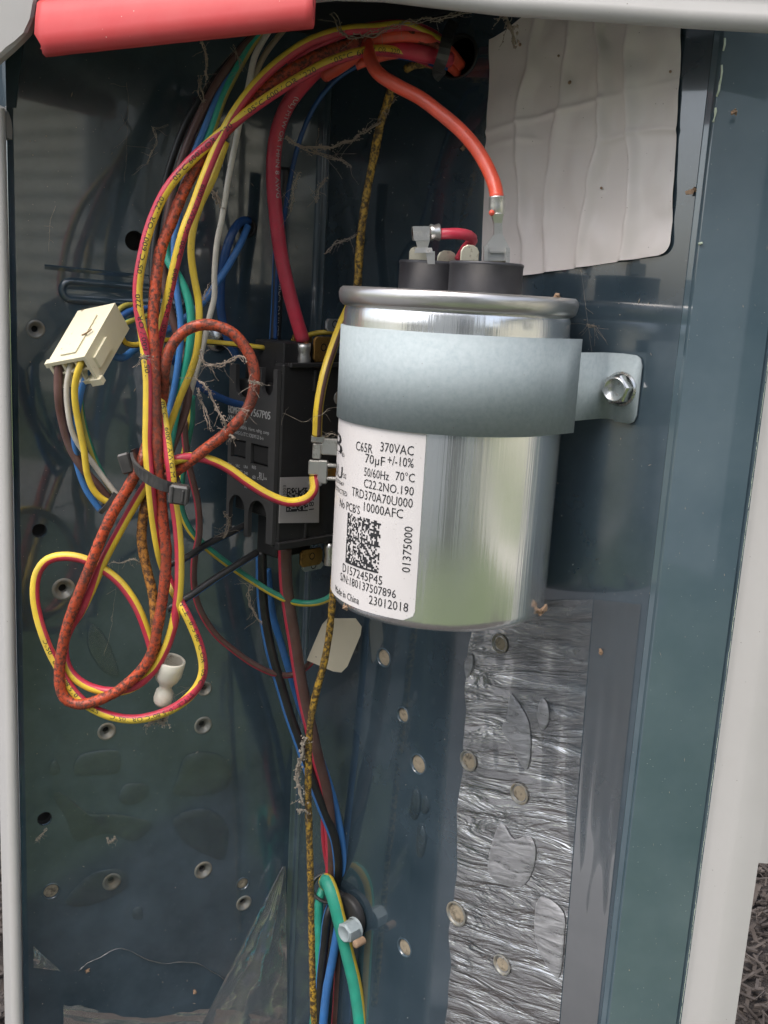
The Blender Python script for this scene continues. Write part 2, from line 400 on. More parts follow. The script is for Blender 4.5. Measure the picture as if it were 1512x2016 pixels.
# ---- lettering
_tc = {}
def text_geo(s):
    if s in _tc: return _tc[s]
    c = bpy.data.curves.new('t', 'FONT'); c.body = s; c.size = 1; c.resolution_u = 2
    o = bpy.data.objects.new('t', c); COL.objects.link(o)
    dg = bpy.context.evaluated_depsgraph_get(); dg.update()
    me = bpy.data.meshes.new_from_object(o.evaluated_get(dg))
    vs = [(v.co.x, v.co.y) for v in me.vertices]; fs = [list(p.vertices) for p in me.polygons]
    bpy.data.objects.remove(o); bpy.data.curves.remove(c); bpy.data.meshes.remove(me)
    x0 = min(v[0] for v in vs); x1 = max(v[0] for v in vs)
    vs = [((x-x0)/(x1-x0), y/0.70) for x, y in vs]
    _tc[s] = (vs, fs, (x1-x0)/0.70); return _tc[s]
def put_text(mb, s, fn, w, h, mi=0):
    """fn(u, v) -> 3D point; u in 0..w, v in 0..h (mm)"""
    vs, fs, _ = text_geo(s)
    mb.add([fn(x*w, y*h) for x, y in vs], fs, mi)
def text_w(s, h): return text_geo(s)[2]*h
def put_matrix(mb, fn, w, h, n, m, seed):
    r = random.Random(seed)
    for i in range(n):
        for j in range(m):
            on = r.random() < 0.52
            if i == 0 or j == 0: on = True
            if i == n//2 or j == m//2 or False: on = True if r.random() < .8 else False
            if not on: continue
            u0, u1, v0, v1 = i*w/n, (i+1)*w/n, j*h/m, (j+1)*h/m
            mb.add([fn(u0, v0), fn(u1, v0), fn(u1, v1), fn(u0, v1)], [[0, 1, 2, 3]])
def text_on_wire(parent, key, s, s0, h, facing=0.0, mi='ink', flip=False, rep=1, gap=6):
    Q, r = WIREQ[key]; fr = frames(Q); L = [0]
    for i in range(1, len(Q)): L.append(L[-1]+(Q[i]-Q[i-1]).length)
    rr = r*1.03+0.03
    def fn(u, v):
        u = min(max(u, 0), L[-1]-.01)
        import bisect
        i = max(0, min(bisect.bisect_right(L, u)-1, len(Q)-2)); k = (u-L[i])/(L[i+1]-L[i])
        p = Q[i].lerp(Q[i+1], k); a = fr[i][1].lerp(fr[i+1][1], k).normalized(); f = fr[i][2].lerp(fr[i+1][2], k).normalized()
        an = -v/rr + R_(facing)
        return p + f*(rr*math.cos(an)) + a*(rr*math.sin(an))
    mb = MB(); w_ = text_w(s, h)*1.25; pos = s0
    for _ in range(rep):
        if pos+w_ > L[-1]: break
        if flip: put_text(mb, s, lambda x, y: fn(pos+w_-x, h/2-y), w_, h)
        else: put_text(mb, s, lambda x, y: fn(pos+x, y-h/2), w_, h)
        pos += w_+gap
    if mb.v: mb.build('print', M[mi], parent, fixn=False)

# ---- a sheet with real holes
def sheet(name, O, ax, ay, outer, holes, thick, m, parent):
    """outer polygon and holes in mm along ax, ay from O"""
    c = bpy.data.curves.new('s', 'CURVE'); c.dimensions = '2D'; c.fill_mode = 'BOTH'
    def spl(pts):
        s_ = c.splines.new('POLY'); s_.points.add(len(pts)-1)
        for q, (x, y) in zip(s_.points, pts): q.co = (x, y, 0, 1)
        s_.use_cyclic_u = True
    spl(outer)
    for h in holes:
        if len(h) == 3: spl([(h[0]+h[2]*math.cos(2*math.pi*i/28), h[1]+h[2]*math.sin(2*math.pi*i/28)) for i in range(28)])
        else: spl(h[0])
    o = bpy.data.objects.new('s', c); COL.objects.link(o)
    dg = bpy.context.evaluated_depsgraph_get(); dg.update()
    me = bpy.data.meshes.new_from_object(o.evaluated_get(dg))
    n = ax.cross(ay)
    mb = MB(); vs = [O+ax*v.co.x+ay*v.co.y for v in me.vertices]; fs = [list(p.vertices) for p in me.polygons]
    mb.add(vs, fs)
    mb.add([p-n*thick for p in vs], [f[::-1] for f in fs])
    loops = [outer]+[([(h[0]+h[2]*math.cos(2*math.pi*i/28), h[1]+h[2]*math.sin(2*math.pi*i/28)) for i in range(28)] if len(h) == 3 else h[0]) for h in holes]
    for lp in loops:
        k = len(lp); a = [O+ax*x+ay*y for x, y in lp]
        mb.add(a+[p-n*thick for p in a], [[i, (i+1) % k, k+(i+1) % k, k+i] for i in range(k)])
    bpy.data.objects.remove(o); bpy.data.curves.remove(c); bpy.data.meshes.remove(me)
    return mb.build(name, m, parent, fixn=False)

Z = V((0, 0, 1))
# ================================================================= outdoors that the glossy paint mirrors
mb = MB(); mb.add([V((-60000, -60000, 0)), V((60000, -60000, 0)), V((60000, 60000, 0)), V((-60000, 60000, 0))], [[0, 1, 2, 3]])
M['lawn'] = mat('lawn_green', (0.20, 0.26, 0.10), 0.9, cvar=((0.13, 0.18, 0.065), 3), bump=(200, 20))
g = mb.build('lawn', M['lawn'], None, V((0, 0, 0))); tag(g, 'green lawn around the unit', None, None, 'structure')
M['soil'] = mat('dark_soil', (0.022, 0.017, 0.014), 0.95, cvar=((0.06, 0.05, 0.045), 30), bump=(60, 15))
mb = MB(); mb.add([V((-3200, -500, 6)), V((1500, -500, 6)), V((1500, 3000, 6)), V((-3200, 3000, 6))], [[0, 1, 2, 3]])
g = mb.build('soil_bed', M['soil'], None, V((0, 0, 0))); tag(g, 'bare dark soil under the mulch', None, None, 'structure')
# mulch
mb = MB(); r2 = random.Random(3)
for i in range(11000):
    if i % 4: x, y = r2.uniform(150, 900), r2.uniform(500, 2000)
    else: x, y = r2.uniform(-820, -100), r2.uniform(400, 1900)
    big = 1 if x > 0 else 1.8
    a = V((r2.uniform(-1, 1), r2.uniform(-1, 1), r2.uniform(-.5, .5))).normalized(); b_ = a.cross(Z).normalized(); c_ = a.cross(b_)
    l, w_, h_ = r2.uniform(6, 40)*big, r2.uniform(1.2, 6)*big, r2.uniform(1, 3)*big
    c = V((x, y, r2.uniform(8, 30)))
    vs = [c+a*(sx*l/2)+b_*(sy*w_/2)+c_*(sz*h_/2) for sx in (-1, 1) for sy in (-1, 1) for sz in (-1, 1)]
    mb.add(vs, [[0, 1, 3, 2], [4, 6, 7, 5], [0, 4, 5, 1], [2, 3, 7, 6], [0, 2, 6, 4], [1, 5, 7, 3]])
M['mulch'] = mat('shredded_bark', (0.018, 0.012, 0.009), 0.9, cvar=((0.085, 0.07, 0.06), 25))
tag(mb.build('mulch', M['mulch'], None, V((0, 0, 0)), fixn=False), 'dark shredded bark mulch on the ground beyond the cabinet', 'mulch', None, 'stuff')

# neighbouring clapboard house mirrored in the can
M['siding'] = mat('cream_siding', (0.66, 0.62, 0.50), 0.6)
M['glass'] = mat('window_glass', (0.03, 0.04, 0.05), 0.05, spec=0.8)
M['roof'] = mat('grey_shingles', (0.12, 0.12, 0.125), 0.9, bump=(40, 8))
M['wtrim'] = mat('white_window_trim', (0.75, 0.75, 0.73), 0.5)
hx = 5200
house = thing('house', 'cream clapboard house across the lawn, mirrored in the capacitor can', 'house', V((hx+2000, -2000, 0)))
mb = MB()
mb.add([V((hx+60, -7000, 0)), V((hx+60, 3500, 0)), V((hx+60, 3500, 3000)), V((hx+60, -7000, 3000)), V((hx+4000, -7000, 0)), V((hx+4000, 3500, 0)), V((hx+4000, 3500, 3000)), V((hx+4000, -7000, 3000))],
       [[0, 1, 2, 3], [4, 7, 6, 5], [0, 3, 7, 4], [1, 5, 6, 2]])
mb.build('wall', M['siding'], house)
mb = MB()
for k in range(20):
    z0 = 50+k*148
    mb.add([V((hx, -7000, z0)), V((hx, 3500, z0)), V((hx+45, 3500, z0+148)), V((hx+45, -7000, z0+148)), V((hx+45, 3500, z0)), V((hx+45, -7000, z0))], [[0, 1, 2, 3], [0, 5, 4, 1]])
tag(mb.build('clapboard', M['siding'], house), kind='stuff')
for yy in (-4800, -1500, 1600):
    mb = MB(); mb.box(V((hx-10, yy, 1750)), V((1, 0, 0)), V((0, 1, 0)), Z, 60, 1000, 1300, 5); f = mb.build('window', M['wtrim'], house)
    for q in (-1, 1):
        mb = MB(); mb.box(V((hx-35, yy+q*225, 1750)), V((1, 0, 0)), V((0, 1, 0)), Z, 30, 400, 1150, 3); mb.build('pane', M['glass'], f)
mb = MB(); mb.hull([V((hx-400, -7300, 2950)), V((hx-400, 3800, 2950)), V((hx+4400, -7300, 2950)), V((hx+4400, 3800, 2950)), V((hx+2000, -7300, 4500)), V((hx+2000, 3800, 4500))]); mb.build('roof', M['roof'], house)
M['gravel'] = mat('pale_grey_gravel', (0.17, 0.17, 0.17), 0.95, cvar=((0.09, 0.09, 0.095), 14), bump=(50, 10))
mb = MB(); mb.add([V((-9000, -2600, 10)), V((-800, -2600, 10)), V((-800, 4000, 10)), V((-9000, 4000, 10))], [[0, 1, 2, 3]])
g = mb.build('gravel', M['gravel'], None, V((0, 0, 0))); tag(g, 'pale grey gravel yard left of the unit', None, None, 'structure')
M['path'] = mat('added_pale_strip', (0.48, 0.45, 0.40), 0.9)
mb = MB(); mb.add([V((2300, -9000, 8)), V((3100, -9000, 8)), V((3100, 6000, 8)), V((2300, 6000, 8))], [[0, 1, 2, 3]])  # strip added to put a cream band into the can's reflection
g = mb.build('path', M['path'], None, V((0, 0, 0))); tag(g, 'pale strip added across the lawn for a cream band in the can', None, None, 'structure')
M['added_shedwall'] = mat('added_pale_boards', (0.52, 0.51, 0.50), 0.6)
added_shed = thing('added_shed', 'unseen pale grey hut with a dark door, added to lighten the reflections', 'added_shed', V((-300, -4300, 0)))
mb = MB(); mb.box(V((-300, -4000, 1250)), V((1, 0, 0)), V((0, 1, 0)), Z, 3200, 1800, 2500, 4); mb.build('wall', M['added_shedwall'], added_shed)  # added out of view so the can mirrors something pale
mb = MB(); mb.box(V((300, -3085, 1000)), V((1, 0, 0)), V((0, 1, 0)), Z, 850, 40, 2000, 4); mb.build('door', M['glass'], added_shed)
for x_ in (-1880, 1280):
    mb = MB(); mb.box(V((x_, -3080, 1250)), V((1, 0, 0)), V((0, 1, 0)), Z, 140, 60, 2500, 4); mb.build('corner_board', M['wtrim'], added_shed)
mb = MB(); mb.hull([V((x, y, 2500)) for x in (-2100, 1500) for y in (-5000, -2950)]+[V((x, -4000, 3400)) for x in (-2100, 1500)]); mb.build('roof', M['roof'], added_shed)
# hedge behind the photographer
mb = MB(); r2 = random.Random(11)
for i in range(5200):
    x = r2.uniform(-8500, 4200); y = -5900+r2.uniform(-500, 500); z = r2.uniform(0, 1900+350*math.sin(x*0.0011)+200*math.sin(x*0.0037))
    c = V((x, y, z)); a = V((r2.gauss(0, 1), r2.gauss(0, 1), r2.gauss(0, 1))).normalized(); b_ = a.orthogonal().normalized(); s_ = r2.uniform(90, 190)
    mb.add([c-a*s_, c+b_*s_*.45, c+a*s_, c-b_*s_*.45], [[0, 1, 2, 3]])
M['leaf'] = mat('hedge_leaves', (0.045, 0.085, 0.025), 0.7, cvar=((0.02, 0.045, 0.015), 6))
hedge = thing('hedge', 'dark green hedge across the lawn behind the photographer', 'hedge', V((-2000, -4300, 0)))
tag(mb.build('foliage', M['leaf'], hedge, fixn=False), kind='stuff')
mb = MB()
for i in range(20): mb.lathe(V((-8200+i*620, -5900, 0)), Z, [(40, 0), (25, 900), (8, 1500)], 8)
tag(mb.build('stems', M['soil'], hedge), kind='stuff')

# ================================================================= the cabinet
cab = thing('control_cabinet', 'open dark teal metal control compartment of an outdoor unit, everything is fixed inside it', 'cabinet', V((CORNER.x, CORNER.y, CAMZ-420)))
Zt, Zb = CAMZ+170, CAMZ-420
def uvb(p): return ((p-CORNER).dot(BD), p.z-CAMZ)
def uvw(p): return ((p-CORNER).dot(-WD), p.z-CAMZ)
def mmpx(p): return depth(p)/FPX
bh = []; wh = []
back_holes = [(70, 648, 17, 'd'), (78, 1045, 14, 'h'), (125, 1160, 21, 'd'), (210, 1440, 17, 'd'), (400, 1428, 17, 'd'), (403, 1356, 14, 'd'), (88, 1612, 14, 'h'),
              (101, 1755, 19, 'f'), (220, 1736, 17, 'd'), (400, 1713, 17, 'd'), (478, 1740, 15, 'f'), (480, 1778, 15, 'd'), (265, 474, 19, 'h')]
wall_holes = [(755, 1295, 20, 'f'), (793, 1408, 17, 'f'), (823, 1505, 22, 'f'), (926, 1496, 21, 'f'), (1026, 1561, 22, 'f'), (902, 1797, 25, 'f'),
              (992, 1897, 21, 'f'), (796, 1866, 20, 'f'), (988, 1266, 20, 'f'), (909, 292, 7, 'h')]
for px, py, r, k in back_holes:
    p = back(px, py); u, v = uvb(p); bh.append((u, v, r*mmpx(p)*(0.80 if k != 'h' else 1), k, p))
for px, py, r, k in wall_holes:
    p = wall(px, py); u, v = uvw(p); wh.append((u, v, r*mmpx(p)*0.85, k, p))
LE = uvb(back(40, 1008))[0]      # left end of the flat back panel
RE = uvw(wall(1297, 1008))[0]    # right end of the flat side wall
# BD x Z gives a direction; orient so that the sheet normal faces the room
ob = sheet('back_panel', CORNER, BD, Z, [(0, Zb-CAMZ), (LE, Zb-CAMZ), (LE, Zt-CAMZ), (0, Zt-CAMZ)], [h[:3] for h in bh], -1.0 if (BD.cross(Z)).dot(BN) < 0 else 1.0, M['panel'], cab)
# upper wire exit in the side wall
pe = wall(902, 112); ue, ve = uvw(pe)
slot = [[(ue+7.5*math.cos(2*math.pi*i/40), ve+6*math.sin(2*math.pi*i/40)) for i in range(40)]]
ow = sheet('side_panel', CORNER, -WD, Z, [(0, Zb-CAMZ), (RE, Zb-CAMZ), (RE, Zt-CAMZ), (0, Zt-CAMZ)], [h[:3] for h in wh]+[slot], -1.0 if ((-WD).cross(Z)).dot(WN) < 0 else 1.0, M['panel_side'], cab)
def dimple(p, n, r, k, par, lab=None):
    mb = MB()
    o = p.copy()
    if k == 'h':
        mb.lathe(o, n, [(r*1.02, 0.12), (r*0.98, -0.9)], 28, 0); mb.lathe(o, n, [(r*0.97, -3.5), (0.01, -3.6)], 28, 1)
        b = mb.build('screw_hole', [M['panel'], M['hole']], par)
    elif k == 'd':
        mb.lathe(o, n, [(r*1.35, 0.03), (r*1.18, 0.38), (r*1.0, 0.28), (r*0.80, -0.7), (r*0.55, -1.0), (r*0.50, -1.2), (r*.45, -2.8)], 28, 0)
        mb.lathe(o, n, [(r*0.5, -2.6), (0.01, -2.7)], 28, 1)
        b = mb.build('screw_hole', [M['dimple'], M['hole']], par)
    else:
        mb.lathe(o, n, [(r*1.18, 0.03), (r*1.08, 0.25), (r*0.98, 0.1), (r*0.9, -0.9)], 28, 0)
        vs_ = [(r*0.97, -0.7), (r*0.6, -0.35), (r*0.3, -0.3), (0.01, -0.5)]
        mb.lathe(o, n, vs_, 24, 1)
        b = mb.build('screw_hole', [M[lab or 'panel'], M['fill']], par)
    return b
for u, v, r, k, p in bh: dimple(p, BN, r, k, cab)
for u, v, r, k, p in wh:
    film_ = k == 'f' and u > (wall(885, 1500)-CORNER).dot(-WD)
    if film_: p = p+WN*1.2        # these push out through the film
    dimple(p, WN, r, k, cab, 'dimple' if film_ else None)
# folded ridge where the two sheets meet
mb = MB()
prof = [CORNER+BD*2.6+BN*0.05, CORNER+BD*1.8+BN*.5, CORNER+BD*0.9+BN*.6, CORNER+BD*.2+BN*.9+WN*.3, CORNER-WD*1.6+WN*.9, CORNER-WD*2.4+WN*.9, CORNER-WD*3.0+WN*.05]
vs = []
for p in prof: vs += [V((p.x, p.y, Zb)), V((p.x, p.y, Zt))]
mb.add(vs, [[2*i, 2*i+2, 2*i+3, 2*i+1] for i in range(len(prof)-1)], 0, True)
mb.build('corner_fold', M['panel'], cab)

def column(name, pts, m, z0, z1, smooth=True, nz=1):
    """pts: plan points, extruded upright"""
    mb = MB(); vs = []
    for p in pts: vs += [V((p.x, p.y, z0)), V((p.x, p.y, z1))]
    mb.add(vs, [[2*i, 2*i+2, 2*i+3, 2*i+1] for i in range(len(pts)-1)], 0, smooth)
    return mb.build(name, m, cab)
# rolled left border of the back panel and the pale left rim
P0 = CORNER+BD*LE
def plan(px, Y): return aty(px, 1008, Y)
arc = [P0, P0+BD*1.5+BN*0.6, P0+BD*3.0+BN*2.2, P0+BD*3.8+BN*5, P0+BD*4.0+BN*12]
column('panel_border', arc, M['panel'], Zb, Zt)
Lr = P0+BD*4.2+BN*12
lr = [Lr+BN*-1, Lr+BN*0.8+BD*.2, Lr+BN*1.8+BD*1.0, Lr+BN*2.0+BD*2.0, Lr+BN*1.2+BD*3.4, Lr-BN*1+BD*4.0, Lr-BN*14+BD*4.1]
column('left_rim', lr, M['rim'], Zb, aty(10, 222, P0.y).z-1.0)
# right: grooved seam, painted post, pale right rim
Q0 = CORNER-WD*RE
ax1 = -WD
pr = [Q0, Q0+ax1*0.8+WN*0.9, Q0+ax1*1.8+WN*0.2, Q0+ax1*2.6+WN*1.1, Q0+ax1*3.6+WN*1.2]
column('seam_fold', pr, M['post'], Zb, Zt)
q1 = pr[-1]; q2 = plan(1464, q1.y-4.5)
dq = (q2-q1).normalized(); nq = V((dq.y, -dq.x, 0));
if nq.dot(CAM-q1) < 0: nq = -nq
pp = [q1]+[q1.lerp(q2, k/8)+nq*(1.1*math.sin(math.pi*k/8)) for k in range(1, 9)]
column('corner_post', pp, M['post'], Zb, Zt)
q2 = pp[-1]
pg = [q2, q2+dq*1.0-nq*1.6, q2+dq*2.4-nq*1.8, q2+dq*3.0+nq*0.2, q2+dq*3.9+nq*0.4]
column('post_edge', pg, M['panel'], Zb, Zt)
e = pg[-1]; dr = V((0.80, -0.6, 0))
pr2 = [e, e+dr*0.8+V((-.3, -1, 0)), e+V((1.0, -3.2, 0)), e+V((2.8, -4.8, 0)), e+V((4.2, -6.6, 0)), e+V((6.0, -7.6, 0)), e+V((9, -8.2, 0)), e+V((12.5, -8.6, 0))]
column('right_rim', pr2, M['rim'], Zb, Zt)
zn = aty(1500, 1697, e.y-8).z
pw = [pr2[-1], pr2[-1]+V((0.8, 0.8, 0))]
column('right_rim_lip', [pr2[-1], pr2[-1]+V((14, -.6, 0)), pr2[-1]+V((15, 2, 0))], M['rim'], zn, Zt)
# pale chipped edge line along the post
mb = MB(); r2 = random.Random(5); zz = Zb+40
while zz < Zt-60:
    l = r2.uniform(.5, 3.2); c = pg[3]+nq*.1+dq*r2.uniform(-.2, .3)
    mb.box(V((c.x, c.y, zz+l/2)), dq, nq, Z, r2.uniform(.1, .35), .15, l, .03); zz += l*r2.uniform(.7, 1.15)
tag(mb.build('chipped_edge', M['chip'], cab), kind='stuff')
# chipped seam at the top right
mb = MB()
for a, b_ in (((1427, 75), (1424, 100)), ((1421, 128), (1417, 165)), ((1417, 165), (1411, 190)), ((1409, 212), (1404, 240)), ((1383, 478), (1376, 480))):
    A = wall(*a, off=1.6); Bq = wall(*b_, off=1.6); Q = smooth_path([A, (A+Bq)/2+V((.3, 0, 0)), Bq], .8)
    sweep(mb, Q, lambda s: .28+.15*math.sin(s*2), 6)
tag(mb.build('paint_chips', M['chip'], cab), kind='stuff')
# casing unseen behind the sheets, added to block light at the holes
mb = MB()
k1 = CORNER-BN*16-WN*16; k0 = P0-BN*16+BD*6; k2 = Q0-WN*16-WD*8
for a, b_ in ((k0, k1), (k1, k2)):
    mb.add([V((a.x, a.y, Zb)), V((b_.x, b_.y, Zb)), V((b_.x, b_.y, Zt+2)), V((a.x, a.y, Zt+2))], [[0, 1, 2, 3]])
a, b_ = pr2[-1]+V((-2, 3, 0)), k2
mb.add([V((a.x, a.y, Zb)), V((b_.x, b_.y, Zb)), V((b_.x, b_.y, Zt+2)), V((a.x, a.y, Zt+2))], [[0, 1, 2, 3]])
mb.build('light_block', M['darksheet'], cab)  # dark backing added only to keep light out of the holes
# embossed stadium on the back panel
mb = MB()
pa, pb = back(140, 572), back(345, 588); hz = 25*mmpx(pa)
def stad(rad, off):
    c1, c2 = pa, pb; out = []; d = (c2-c1).normalized()
    for i in range(13):
        a = math.pi/2+math.pi*i/12; out.append(c1+d*(rad*math.cos(a))+Z*(rad*math.sin(a))+BN*off)
    for i in range(13):
        a = -math.pi/2+math.pi*i/12; out.append(c2+d*(rad*math.cos(a))+Z*(rad*math.sin(a))+BN*off)
    return out
rings = [stad(hz, .06), stad(hz*.93, .5), stad(hz*.8, .95), stad(hz*.62, .95), stad(hz*.5, .45), stad(hz*.42, .3)]
n = 26; vs = [p for r in rings for p in r]
fs = [[k*n+i, k*n+(i+1) % n, (k+1)*n+(i+1) % n, (k+1)*n+i] for k in range(len(rings)-1) for i in range(n)]+[[(len(rings)-1)*n+i for i in range(n)]]
mb.add(vs, fs, 0, True); mb.build('embossed_slot', M['panel'], cab)
# thin horizontal step above it
mb = MB()
a, b_ = back(88, 520, .05), back(330, 545, .05)
mb.add([a, b_, b_+Z*-.5+BN*.35, a+Z*-.5+BN*.35, b_-Z*1.6, a-Z*1.6], [[0, 1, 2, 3], [3, 2, 4, 5]]); mb.build('panel_step', M['panel'], cab)
# silver blind rivet on the back panel
mb = MB(); p = back(428, 664); mb.lathe(p, BN, [(29*mmpx(p), .05), (27*mmpx(p), .9), (20*mmpx(p), 1.7), (8*mmpx(p), 2.2), (.01, 2.25)], 28)
mb.build('rivet', M['zincbolt'], cab)

# ---- top rim (pale enamel) and the roof of the compartment
topl = [(-60, 6), (40, 6), (200, 8), (430, 9), (600, 6), (660, 0), (756, 3), (856, 15), (986, 30), (1181, 42), (1356, 55), (1512, 64), (1600, 70)]
def Yr(px): return 306+(238-306)*(px-0)/1512
mb = MB(); vs = []
prof = [(0, 14, 10), (0, 5, 2.5), (0, 0.8, 0.2), (0, 0, 0), (0, 0.6, -1.2), (0, 2.2, -2.2), (0, 4.2, -2.4), (0, 6.0, -1.6), (0, 8.0, -1.7), (0, 30, -5)]
prof = [(14, 10), (4, 7), (1, 3), (0, 0.8), (0.3, -0.6), (1.6, -1.9), (3.2, -2.2), (5.0, -1.4), (6.2, -1.7), (30, -6)]
for px, py in topl:
    p = aty(px, py, Yr(px))
    for h, d in prof: vs.append(p+Z*h+V((0, d, 0)))
k = len(prof)
mb.add(vs, [[i*k+j, i*k+j+1, (i+1)*k+j+1, (i+1)*k+j] for i in range(len(topl)-1) for j in range(k-1)], 0, True)
tr = mb.build('top_rim', M['rim'], cab)
# rounded upper left corner of the rim
mb = MB(); out = [(-80, -60), (90, -60), (74, 40), (62, 70), (45, 88), (28, 104), (12, 118), (0, 128), (-14, 150), (-30, 200), (-80, 200)]
pl = [aty(x, y, 303) for x, y in out]
cc = sum(pl, V((0, 0, 0)))/len(pl)
inner = [p+V((0, 4, 0)) for p in pl]
mb.prism(pl, V((0, -1, 0)), 4, 0, 1.0); mb.build('rim_corner', M['rim'], cab)
mb = MB(); out = [(-90, 196), (-20, 198), (-4, 205), (5, 216), (10, 232), (12, 250), (12, 270), (-90, 270)]
pl = [aty(x, y, P0.y-12) for x, y in out]; mb.prism(pl, V((0, 1, 0)), 5); mb.build('rim_corner', M['rim'], cab)
mb = MB(); mb.prism([aty(x, y, P0.y-4) for x, y in ((-120, -40), (60, -40), (30, 212), (-120, 212))], V((0, 1, 0)), 1); mb.build('panel_flange', M['panel'], cab)
# roof
mb = MB()
rz = aty(756, 3, Yr(756)).z+16
a = [aty(-60, 6, Yr(-60)), aty(1600, 70, Yr(1600))]
pts = [V((a[0].x, a[0].y+8, rz)), V((a[1].x, a[1].y+8, rz)), V((k2.x, k2.y, rz)), V((k1.x, k1.y, rz)), V((k0.x, k0.y, rz))]
mb.prism(pts, Z, 1.2); mb.build('roof', M['darksheet'], cab)

# ---- red vinyl edge trim clipped on the rim
trimp = thing('edge_trim', 'coral red vinyl edge strip clipped over the top rim', 'edge trim', aty(340, 80, 296))
mb = MB(); A = [(64, 0), (88, 0)]
L0, L1 = aty(76, 60, 299), aty(618, 2, 272)
prof = [(9, 3.4), (6.5, -0.2), (3, -1.5), (-1.5, -2.4), (-4.0, -2.2), (-5.8, -1.0), (-6.3, 0.8), (-5.0, 2.4), (-2, 3.0), (4, 3.2)]
N_ = 40; vs = []; ins = []
for i in range(N_+1):
    t = i/N_; p = L0.lerp(L1, t); sc_ = 1.0-0.10*t
    tiltx = 0
    for h, d in prof:
        sh = -1.4*max(0, (h+6)/15)*(1 if i == 0 else 0)+(-1.2*(1 if i == 0 and h < -3 else 0))
        vs.append(p+Z*(h*sc_-sh*0+0.12*noise.noise(V((t*9, h*.3, 0))))+V((d*(-1)*-1, 0, 0))*0+V((0.0, d*1.0, 0))+(V((1.8, 0, 0)) if (i == 0 and h < -3.5) else V((0, 0, 0))))
k = len(prof)
mb.add(vs, [[i*k+j, i*k+j+1, (i+1)*k+j+1, (i+1)*k+j] for i in range(N_) for j in range(k-1)], 0, True)
o = mb.build('outer_skin', M['redtrim'], trimp)
m = o.modifiers.new('thick', 'SOLIDIFY'); m.thickness = 1.1*S; m.offset = 0
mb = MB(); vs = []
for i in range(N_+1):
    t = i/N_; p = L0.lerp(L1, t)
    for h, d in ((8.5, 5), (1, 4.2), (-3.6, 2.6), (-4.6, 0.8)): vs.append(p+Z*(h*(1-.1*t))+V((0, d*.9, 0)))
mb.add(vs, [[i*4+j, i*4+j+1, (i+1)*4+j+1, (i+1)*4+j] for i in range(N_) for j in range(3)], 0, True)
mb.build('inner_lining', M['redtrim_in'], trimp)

# ================================================================= the capacitor
def cyl(px, py, r):
    v = ray(px, py); dx, dy = CAM.x-CX0, CAM.y-CY0
    a = v.x**2+v.y**2; b_ = 2*(v.x*dx+v.y*dy); c = dx*dx+dy*dy-r*r
    D = max(b_*b_-4*a*c, 0); t = (-b_-math.sqrt(D))/(2*a); p = CAM+v*t
    return math.atan2(p.x-CX0, -(p.y-CY0)), p.z
def cp(th, z, r): return V((CX0+r*math.sin(th), CY0-r*math.cos(th), z))
ztop = cyl(880, 572, CR+1.6)[1]; zbot = cyl(880, 1246, CR-1)[1]
AX = V((CX0, CY0, 0))
capo = thing('capacitor', 'silver cylindrical run capacitor with white printed label strapped to the side wall', 'capacitor', V((CX0, CY0, zbot)))
mb = MB()
H = ztop-zbot
pf = [(0.01, zbot+1.2), (CR-4, zbot+1.2), (CR-3.4, zbot+.2), (CR-2.2, zbot), (CR-1.0, zbot+.5), (CR-.35, zbot+1.6), (CR, zbot+3.2), (CR, zbot+H*.3), (CR, zbot+H*.6), (CR, ztop-9.0), (CR-.1, ztop-6.2), (CR-.5, ztop-5.1)]
mb.lathe(AX, Z, pf, 128); mb.build('can', M['alu'], capo)
mb = MB()
pf = [(CR-.5, ztop-5.2), (CR+.4, ztop-5.0), (CR+1.2, ztop-4.2), (CR+1.6, ztop-2.9), (CR+1.7, ztop-1.6), (CR+1.4, ztop-.6), (CR+.7, ztop), (CR-.6, ztop), (CR-1.4, ztop-.8), (CR-1.8, ztop-2), (CR-3, ztop-2.4), (.01, ztop-2.4)]
mb.lathe(AX, Z, pf, 128); mb.build('rolled_rim', M['alurim'], capo)
def dirto(a, Yoff, px): pass
# black terminal cups
def cup(px, Y, wpx, z0, z1):
    p = aty(px, 545, Y); r = wpx/2*mmpx(p); o = V((p.x, p.y, 0)); mb = MB()
    mb.lathe(o, Z, [(r*.985, z0), (r*.985, z1-1.0), (r, z1-.9), (r, z1-.25), (r-.3, z1), (r-1.2, z1), (r-1.3, z1-2.5), (.01, z1-2.5)], 48)
    mb.build('terminal_cup', M['capblack'], capo); return o, r
zc1 = aty(956, 517, CY0-9).z
c1o, c1r = cup(956, CY0-9, 147, ztop-2.6, zc1)
c2o, c2r = cup(852, CY0+11, 136, ztop-2.6, aty(850, 515, CY0+11).z)
